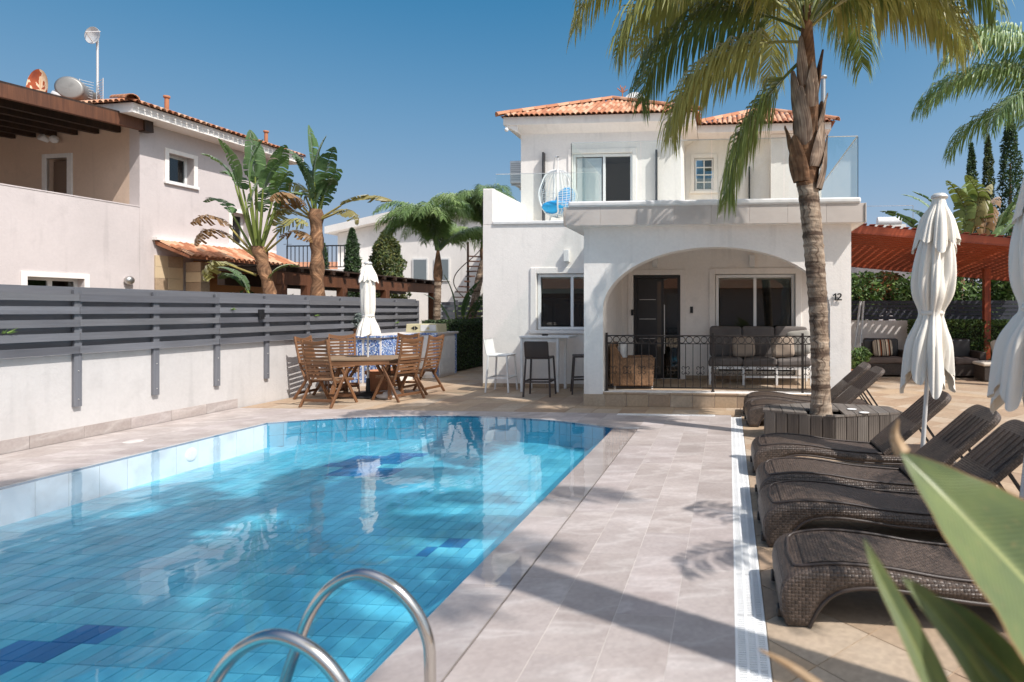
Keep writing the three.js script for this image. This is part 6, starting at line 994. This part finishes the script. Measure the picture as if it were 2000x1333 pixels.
// ---------------------------------------------------------------- porch furniture
const cushion = (x0, x1, y0, y1, z0, z1, r = 0.05) => { const g = new RoundedBoxGeometry(x1 - x0, y1 - y0, z1 - z0, 5, r); const p = g.attributes.position, sx = (x1 - x0) / 2, sy = (y1 - y0) / 2, sz = (z1 - z0) / 2; for (let i = 0; i < p.count; i++) { const u = p.getX(i) / sx, v = p.getY(i) / sy, w = p.getZ(i) / sz, k = 0.012; p.setXYZ(i, p.getX(i) * (1 + 0.03 * (1 - v * v)), p.getY(i) * (1 + 0.06 * (1 - u * u) * (1 - w * w)) + k * Math.sin(u * 5 + w * 3), p.getZ(i) * (1 + 0.08 * (1 - u * u) * (1 - v * v))); } g.computeVertexNormals(); return boxUV(g.translate((x0 + x1) / 2, (y0 + y1) / 2, (z0 + z1) / 2)); };
const pillowGeo = (w, h, d) => { const g = new THREE.SphereGeometry(1, 28, 20), p = g.attributes.position; for (let i = 0; i < p.count; i++) { const x = p.getX(i), y = p.getY(i), z = p.getZ(i), q = (v) => Math.sign(v) * Math.pow(Math.abs(v), 0.45); const X = q(x), Y = q(y), m = Math.max(Math.abs(X), Math.abs(Y)); p.setXYZ(i, X * w / 2 * (1 - 0.06 * (1 - Y * Y)), Y * h / 2 * (1 - 0.06 * (1 - X * X)), Math.sign(z) * Math.pow(Math.abs(z), 0.8) * d / 2 * (1 + 0.08 * Math.sin(X * 4 + Y * 3))); } g.computeVertexNormals(); return boxUV(g); };
{
  reseed(117);
  const sf = thing('porch_sofa', 'white-framed outdoor sofa with grey-brown cushions in the porch', 'sofa', [0.58, 0.2, -11.95]);
  part(sf, 'frame', [bx(-0.98, 0.98, 0.3, 0.35, -0.38, 0.38), bx(-0.98, 0.98, 0.35, 0.8, -0.42, -0.385)], M.paint);
  for (const [x, z] of [[-0.94, 0.35], [-0.31, 0.35], [0.31, 0.35], [0.94, 0.35], [-0.94, -0.35], [0.94, -0.35]]) part(sf, 'leg', cbx(x - 0.02, x + 0.02, 0, 0.3, z - 0.02, z + 0.02, 0.004), M.paint);
  part(sf, 'lower_rail', bx(-0.3, 0.94, 0.14, 0.17, 0.34, 0.36), M.paint);
  for (let i = 0; i < 3; i++) { part(sf, 'seat_cushion', cushion(-0.96 + i * 0.64, -0.33 + i * 0.64, 0.35, 0.5, -0.3, 0.4), M.cushGrey); part(sf, 'back_cushion', cushion(-0.96 + i * 0.64, -0.33 + i * 0.64, 0.46, 1.06, -0.08, 0.08, 0.06).rotateX(-0.14).translate(0, 0.03, -0.2), M.cushGrey); }
  const pw = (lb, x, y, z, w, h, r, m) => { const o = single('throw_pillow', pillowGeo(w, h, 0.16), m, lb, 'pillow', 'pillows on the porch sofa'); o.position.set(x, y, z); o.rotation.set(-0.22, r, 0.05); };
  pw('taupe pillow in the middle of the porch sofa', 0.28, 0.9, -11.9, 0.46, 0.42, 0.08, M.pillow); pw('sunlit beige pillow right on the porch sofa', 1.02, 0.9, -11.85, 0.46, 0.42, -0.15, M.pillow); pw('large grey pillow at the right arm of the porch sofa', 1.34, 0.98, -12.0, 0.5, 0.5, -0.3, std({ color: 0x9c9890, roughness: 0.95, bumpMap: clothB, bumpScale: 0.002 }));
  const ac = thing('wicker_armchair', 'tan wicker armchair at the left end of the porch', 'armchair', [-1.72, 0.2, -11.15], 0.1);
  part(ac, 'arm', extrudeXY([[-0.36, 0.06], [0.34, 0.06], [0.36, 0.5], [0.3, 0.56], [-0.2, 0.56], [-0.36, 0.82]], 0.24, 0.34, 0.015), M.wickerTan); part(ac, 'arm', extrudeXY([[-0.36, 0.06], [0.34, 0.06], [0.36, 0.5], [0.3, 0.56], [-0.2, 0.56], [-0.36, 0.82]], -0.34, -0.24, 0.015), M.wickerTan);
  part(ac, 'back', rbx(-0.42, -0.34, 0.1, 0.82, -0.34, 0.34, 0.02), M.wickerTan); part(ac, 'seat_base', rbx(-0.34, 0.34, 0.1, 0.34, -0.24, 0.24, 0.02), M.wickerTan); part(ac, 'seat_cushion', cushion(-0.33, 0.34, 0.34, 0.46, -0.235, 0.235), M.cushGrey);
  for (const [x, z] of [[-0.34, 0.29], [0.32, 0.29], [-0.34, -0.29], [0.32, -0.29]]) part(ac, 'leg', rod([x, 0, z], [x, 0.08, z], 0.02), M.alu);
  const o = single('throw_pillow', pillowGeo(0.42, 0.4, 0.15), M.plastic, 'white pillow on the tan porch armchair', 'pillow'); o.position.set(-1.95, 0.82, -11.15); o.rotation.set(0, Math.PI / 2, 0.2);
  // lounge set under the pergola
  const stripe = std({ color: 0xffffff, roughness: 0.95, bumpMap: clothB, bumpScale: 0.002, map: tex(256, 64, (u) => { const k = Math.floor(u * 16) % 8; return S([0x8f8172, 0xa39584, 0x3a2a20, 0xd8c9b0, 0xa39584, 0x8a4a28, 0x2e221c, 0xb8a892][k]); }, true, 0.4) });
  const lounge = (name, label, pos, turn, w, seats, cm) => {
    const t = thing(name, label, seats > 1 ? 'sofa' : 'armchair', pos, turn, 'dark wicker lounge set'); const h = w / 2;
    part(t, 'base', rbx(-h + 0.002, h - 0.002, 0.04, 0.32, -0.4, 0.42, 0.02), M.wickerSofa); part(t, 'arm', rbx(-h - 0.16, -h, 0.03, 0.62, -0.42, 0.42, 0.025), M.wickerSofa); part(t, 'arm', rbx(h, h + 0.16, 0.03, 0.62, -0.42, 0.42, 0.025), M.wickerSofa); part(t, 'back', rbx(-h, h, 0.3, 0.78, -0.42, -0.28, 0.03), M.wickerSofa);
    for (let i = 0; i < seats; i++) { part(t, 'seat_cushion', cushion(-h + i * w / seats + 0.01, -h + (i + 1) * w / seats - 0.01, 0.32, 0.46, -0.26, 0.44), cm); part(t, 'back_cushion', cushion(-h + i * w / seats + 0.01, -h + (i + 1) * w / seats - 0.01, 0.44, 0.9, -0.26, -0.1), M.anthracite); }
    return t;
  };
  lounge('lounge_armchair', 'dark wicker armchair with striped pillow before the white garden wall', [3.78, 0, -15.6], 0.0, 0.86, 1, M.taupe);
  const sp = single('throw_pillow', pillowGeo(0.5, 0.44, 0.15), stripe, 'striped brown and cream pillow on the lone wicker armchair', 'pillow'); sp.position.set(3.78, 0.68, -15.55); sp.rotation.set(-0.2, 0, 0.05);
  lounge('lounge_sofa', 'dark wicker sofa half hidden behind the middle closed parasol', [5.35, 0, -15.5], 0.0, 1.1, 2, M.taupe);
  lounge('lounge_sofa', 'dark wicker corner sofa under the red pergola at the right edge', [7.2, 0, -15.0], -1.2, 1.7, 3, M.taupe);
  const light = std({ color: 0xcfc4b4, roughness: 0.95, bumpMap: clothB, bumpScale: 0.002 });
  for (const [x, y, z, r, m, lb] of [[6.5, 0.72, -15.35, -0.7, light, 'pale pillow leaning in the shade on the corner sofa, left one'], [6.95, 0.74, -15.6, -0.9, stripe, 'striped pillow in the shade on the corner sofa'], [7.3, 0.72, -15.2, -1.2, light, 'pale pillow on the corner sofa near the right edge']]) { const q = single('throw_pillow', pillowGeo(0.46, 0.42, 0.15), m, lb, 'pillow', 'pillows on the lounge set'); q.position.set(x, y, z); q.rotation.set(-0.25, r, 0.1); }
  const lt = thing('lounge_table', 'low table with pale cushion top in front of the corner sofa', 'table', [6.1, 0, -14.6]); part(lt, 'base', rbx(-0.4, 0.4, 0.02, 0.36, -0.3, 0.3, 0.02), M.wickerSofa); part(lt, 'top', cushion(-0.42, 0.42, 0.36, 0.44, -0.32, 0.32, 0.03), light);
  const fp = thing('flower_pot', 'terracotta pot with green plant by the villa corner', 'potted plant', [2.75, 0, -13.5]); part(fp, 'pot', lathe([[0, 0], [0.13, 0], [0.19, 0.3], [0.2, 0.3], [0.2, 0.35], [0.17, 0.35], [0, 0.32]], 22), M.terra[0]); part(fp, 'foliage', foliage(500, inBlobs([[0, 0.55, 0, 0.24], [0.1, 0.65, 0, 0.18]]), 0.06, GREENS), folM);
  const ta = thing('side_chest', 'dark wicker side chest between armchair and sofa', 'table', [4.62, 0, -15.55]); part(ta, 'body', rbx(-0.17, 0.17, 0.02, 0.6, -0.3, 0.3, 0.02), M.wickerSofa); part(ta, 'lid', rbx(-0.18, 0.18, 0.6, 0.64, -0.31, 0.31, 0.012), M.wickerSofa);
}
// ---------------------------------------------------------------- pool ladder
{
  const ld = thing('pool_ladder', 'polished steel pool ladder with two arched handrails', 'ladder', [-1.2, 0, -2.1]);
  for (const z of [-0.24, 0.23]) {
    const r = part(ld, 'handrail', tube([[0.02, 0.0, z], [0.02, 0.16, z], [0.01, 0.3, z], [-0.05, 0.42, z], [-0.15, 0.51, z], [-0.27, 0.545, z], [-0.38, 0.5, z], [-0.47, 0.4, z], [-0.54, 0.24, z], [-0.61, 0.04, z], [-0.66, -0.14, z], [-0.68, -0.3, z], [-0.68, -0.43, z]], 0.0225, 90, 18), M.chrome);
    part(r, 'anchor_ring', lathe([[0.024, 0.03], [0.05, 0.02], [0.062, 0.002], [0.024, 0.002]], 22).translate(0.02, 0.0, z), M.chrome);
  }
  for (const y of [-0.16, -0.38]) part(ld, 'tread', rbx(-0.72, -0.63, y - 0.012, y + 0.012, -0.24, 0.23, 0.008), M.steel);
}
// ---------------------------------------------------------------- strelitzia leaves close to the camera
{
  reseed(131);
  const lm = phy({ color: 0xffffff, roughness: 0.85, transmission: 0.25, thickness: 0, side: THREE.DoubleSide, clearcoat: 0.5, clearcoatRoughness: 0.3, bumpScale: 0.0012, bumpMap: tex(256, 512, (u, v) => 0.5 + 0.35 * Math.sin((v * 60 + Math.abs(u - 0.5) * 14) * 6.283) + 0.15 * fbm(u, v, 30, 60, 3, 503), false, 1), map: tex(256, 512, (u, v) => { const vein = 0.5 + 0.5 * Math.sin((v * 60 + Math.abs(u - 0.5) * 14) * 6.283), n = fbm(u, v, 4, 9, 5, 501), spot = Math.max(0, fbm(u, v, 24, 40, 3, 507) - 0.66) * 2.2, rib = Math.exp(-Math.pow((u - 0.5) / 0.02, 2)), edge = Math.max(0, Math.abs(u - 0.5) * 2 - 0.95) * 24; let c = lerp3(S(0x42562f), S(0x7a8744), n * 0.8 + 0.22 * vein); c = lerp3(c, S(0xb9bb78), rib * 0.7); c = lerp3(c, S(0x8a7a4a), Math.min(0.8, spot)); return lerp3(c, S(0x9a6a3c), Math.min(1, edge)); }, true, 1) });
  const dry = std({ color: 0xffffff, roughness: 0.9, side: THREE.DoubleSide, map: tex(64, 128, (u, v) => lerp3(S(0xcdb79a), S(0x8a6a48), fbm(u, v, 6, 10, 4, 511)), true, 1) });
  // blade: centre line through points, half width along it, side direction, cup depth
  function blade(pts, hw, side, cup = 0.35, n = 34) {
    const c = new THREE.CatmullRomCurve3(pts.map((p) => V(...p))), rows = [], m = 12, S0 = V(...side).normalize();
    const pos = [], uv = [], idx = [];
    for (let i = 0; i <= n; i++) { const t = i / n, p = c.getPoint(t), d = c.getTangent(t), s = S0.clone().addScaledVector(d, -S0.dot(d)).normalize(), u = d.clone().cross(s).normalize(), w = hw(t); for (let k = 0; k <= m; k++) { const x = k / m * 2 - 1, rip = (0.03 * Math.sin(t * 23 + x * 2) + 0.02 * Math.sin(t * 51 + x * 5)) * Math.abs(x), q = p.clone().addScaledVector(s, x * w).addScaledVector(u, (cup * Math.abs(x) + rip) * w); pos.push(q.x, q.y, q.z); uv.push(k / m, t); } if (i) for (let k = 0; k < m; k++) { const a = (i - 1) * (m + 1) + k; idx.push(a, a + 1, a + m + 2, a, a + m + 2, a + m + 1); } }
    const g = new THREE.BufferGeometry(); g.setAttribute('position', new THREE.Float32BufferAttribute(pos, 3)); g.setAttribute('uv', new THREE.Float32BufferAttribute(uv, 2)); g.setIndex(idx); g.computeVertexNormals(); return g;
  }
  const pl = thing('strelitzia_plant', 'large out-of-focus strelitzia leaves in the lower right foreground', 'plant', [0.62, 0, -0.95]);
  const prof = (W) => (t) => 0.0015 + W * Math.pow(Math.max(0, 1 - t), 0.85) * Math.min(1, 0.35 + 1.6 * t) * 1.45;
  const P = (g) => g.translate(-0.62, 0, 0.95);
  const stem = (a, b) => part(pl, 'leaf_stalk', P(rod(a, b, 0.011, 8, 0.008)), M.greenStem);
  const leaf = (pts, W, side, cup, a) => { part(pl, 'leaf_blade', P(blade(pts, prof(W, a), side, cup)), lm); stem([0.72, 0, -0.9], pts[0]); };
  leaf([[0.74, 0.78, -0.98], [0.64, 0.97, -1.04], [0.52, 1.12, -1.1], [0.41, 1.24, -1.15], [0.325, 1.33, -1.2]], 0.165, [0.76, 0.37, -0.52], -0.35, 0.6);
  part(pl, 'dry_tip', P(blade([[0.33, 1.325, -1.2], [0.315, 1.36, -1.2], [0.318, 1.395, -1.19]], (t) => 0.014 * (1 - t) + 0.002, [1, 0.2, 0.2], 0.8, 8)), dry);
  leaf([[0.41, 0.82, -1.0], [0.36, 0.93, -1.04], [0.3, 1.06, -1.08], [0.255, 1.15, -1.1], [0.235, 1.2, -1.1]], 0.026, [0.85, 0.2, -0.45], -0.4, 0.6);
  leaf([[0.56, 0.78, -1.0], [0.48, 0.9, -1.04], [0.4, 1.02, -1.08], [0.335, 1.1, -1.1], [0.3, 1.135, -1.1]], 0.038, [0.8, 0.35, -0.5], -0.4, 0.6);
  leaf([[0.66, 0.74, -0.98], [0.57, 0.88, -1.02], [0.47, 0.99, -1.08], [0.4, 1.06, -1.12], [0.36, 1.09, -1.14]], 0.045, [0.78, 0.38, -0.5], -0.4, 0.6);
  part(pl, 'dry_leaf', P(blade([[0.3, 0.82, -0.98], [0.2, 0.93, -1.02], [0.12, 0.985, -1.05], [0.05, 1.02, -1.06]], (t) => 0.018 * Math.pow(1 - t, 0.7) + 0.001, [0.4, 0.9, 0.2], 0.6, 16)), dry);
}
scene.traverse((o) => { if (o.isMesh) { o.castShadow = true; o.receiveShadow = true; } });
renderer.render(scene, camera);
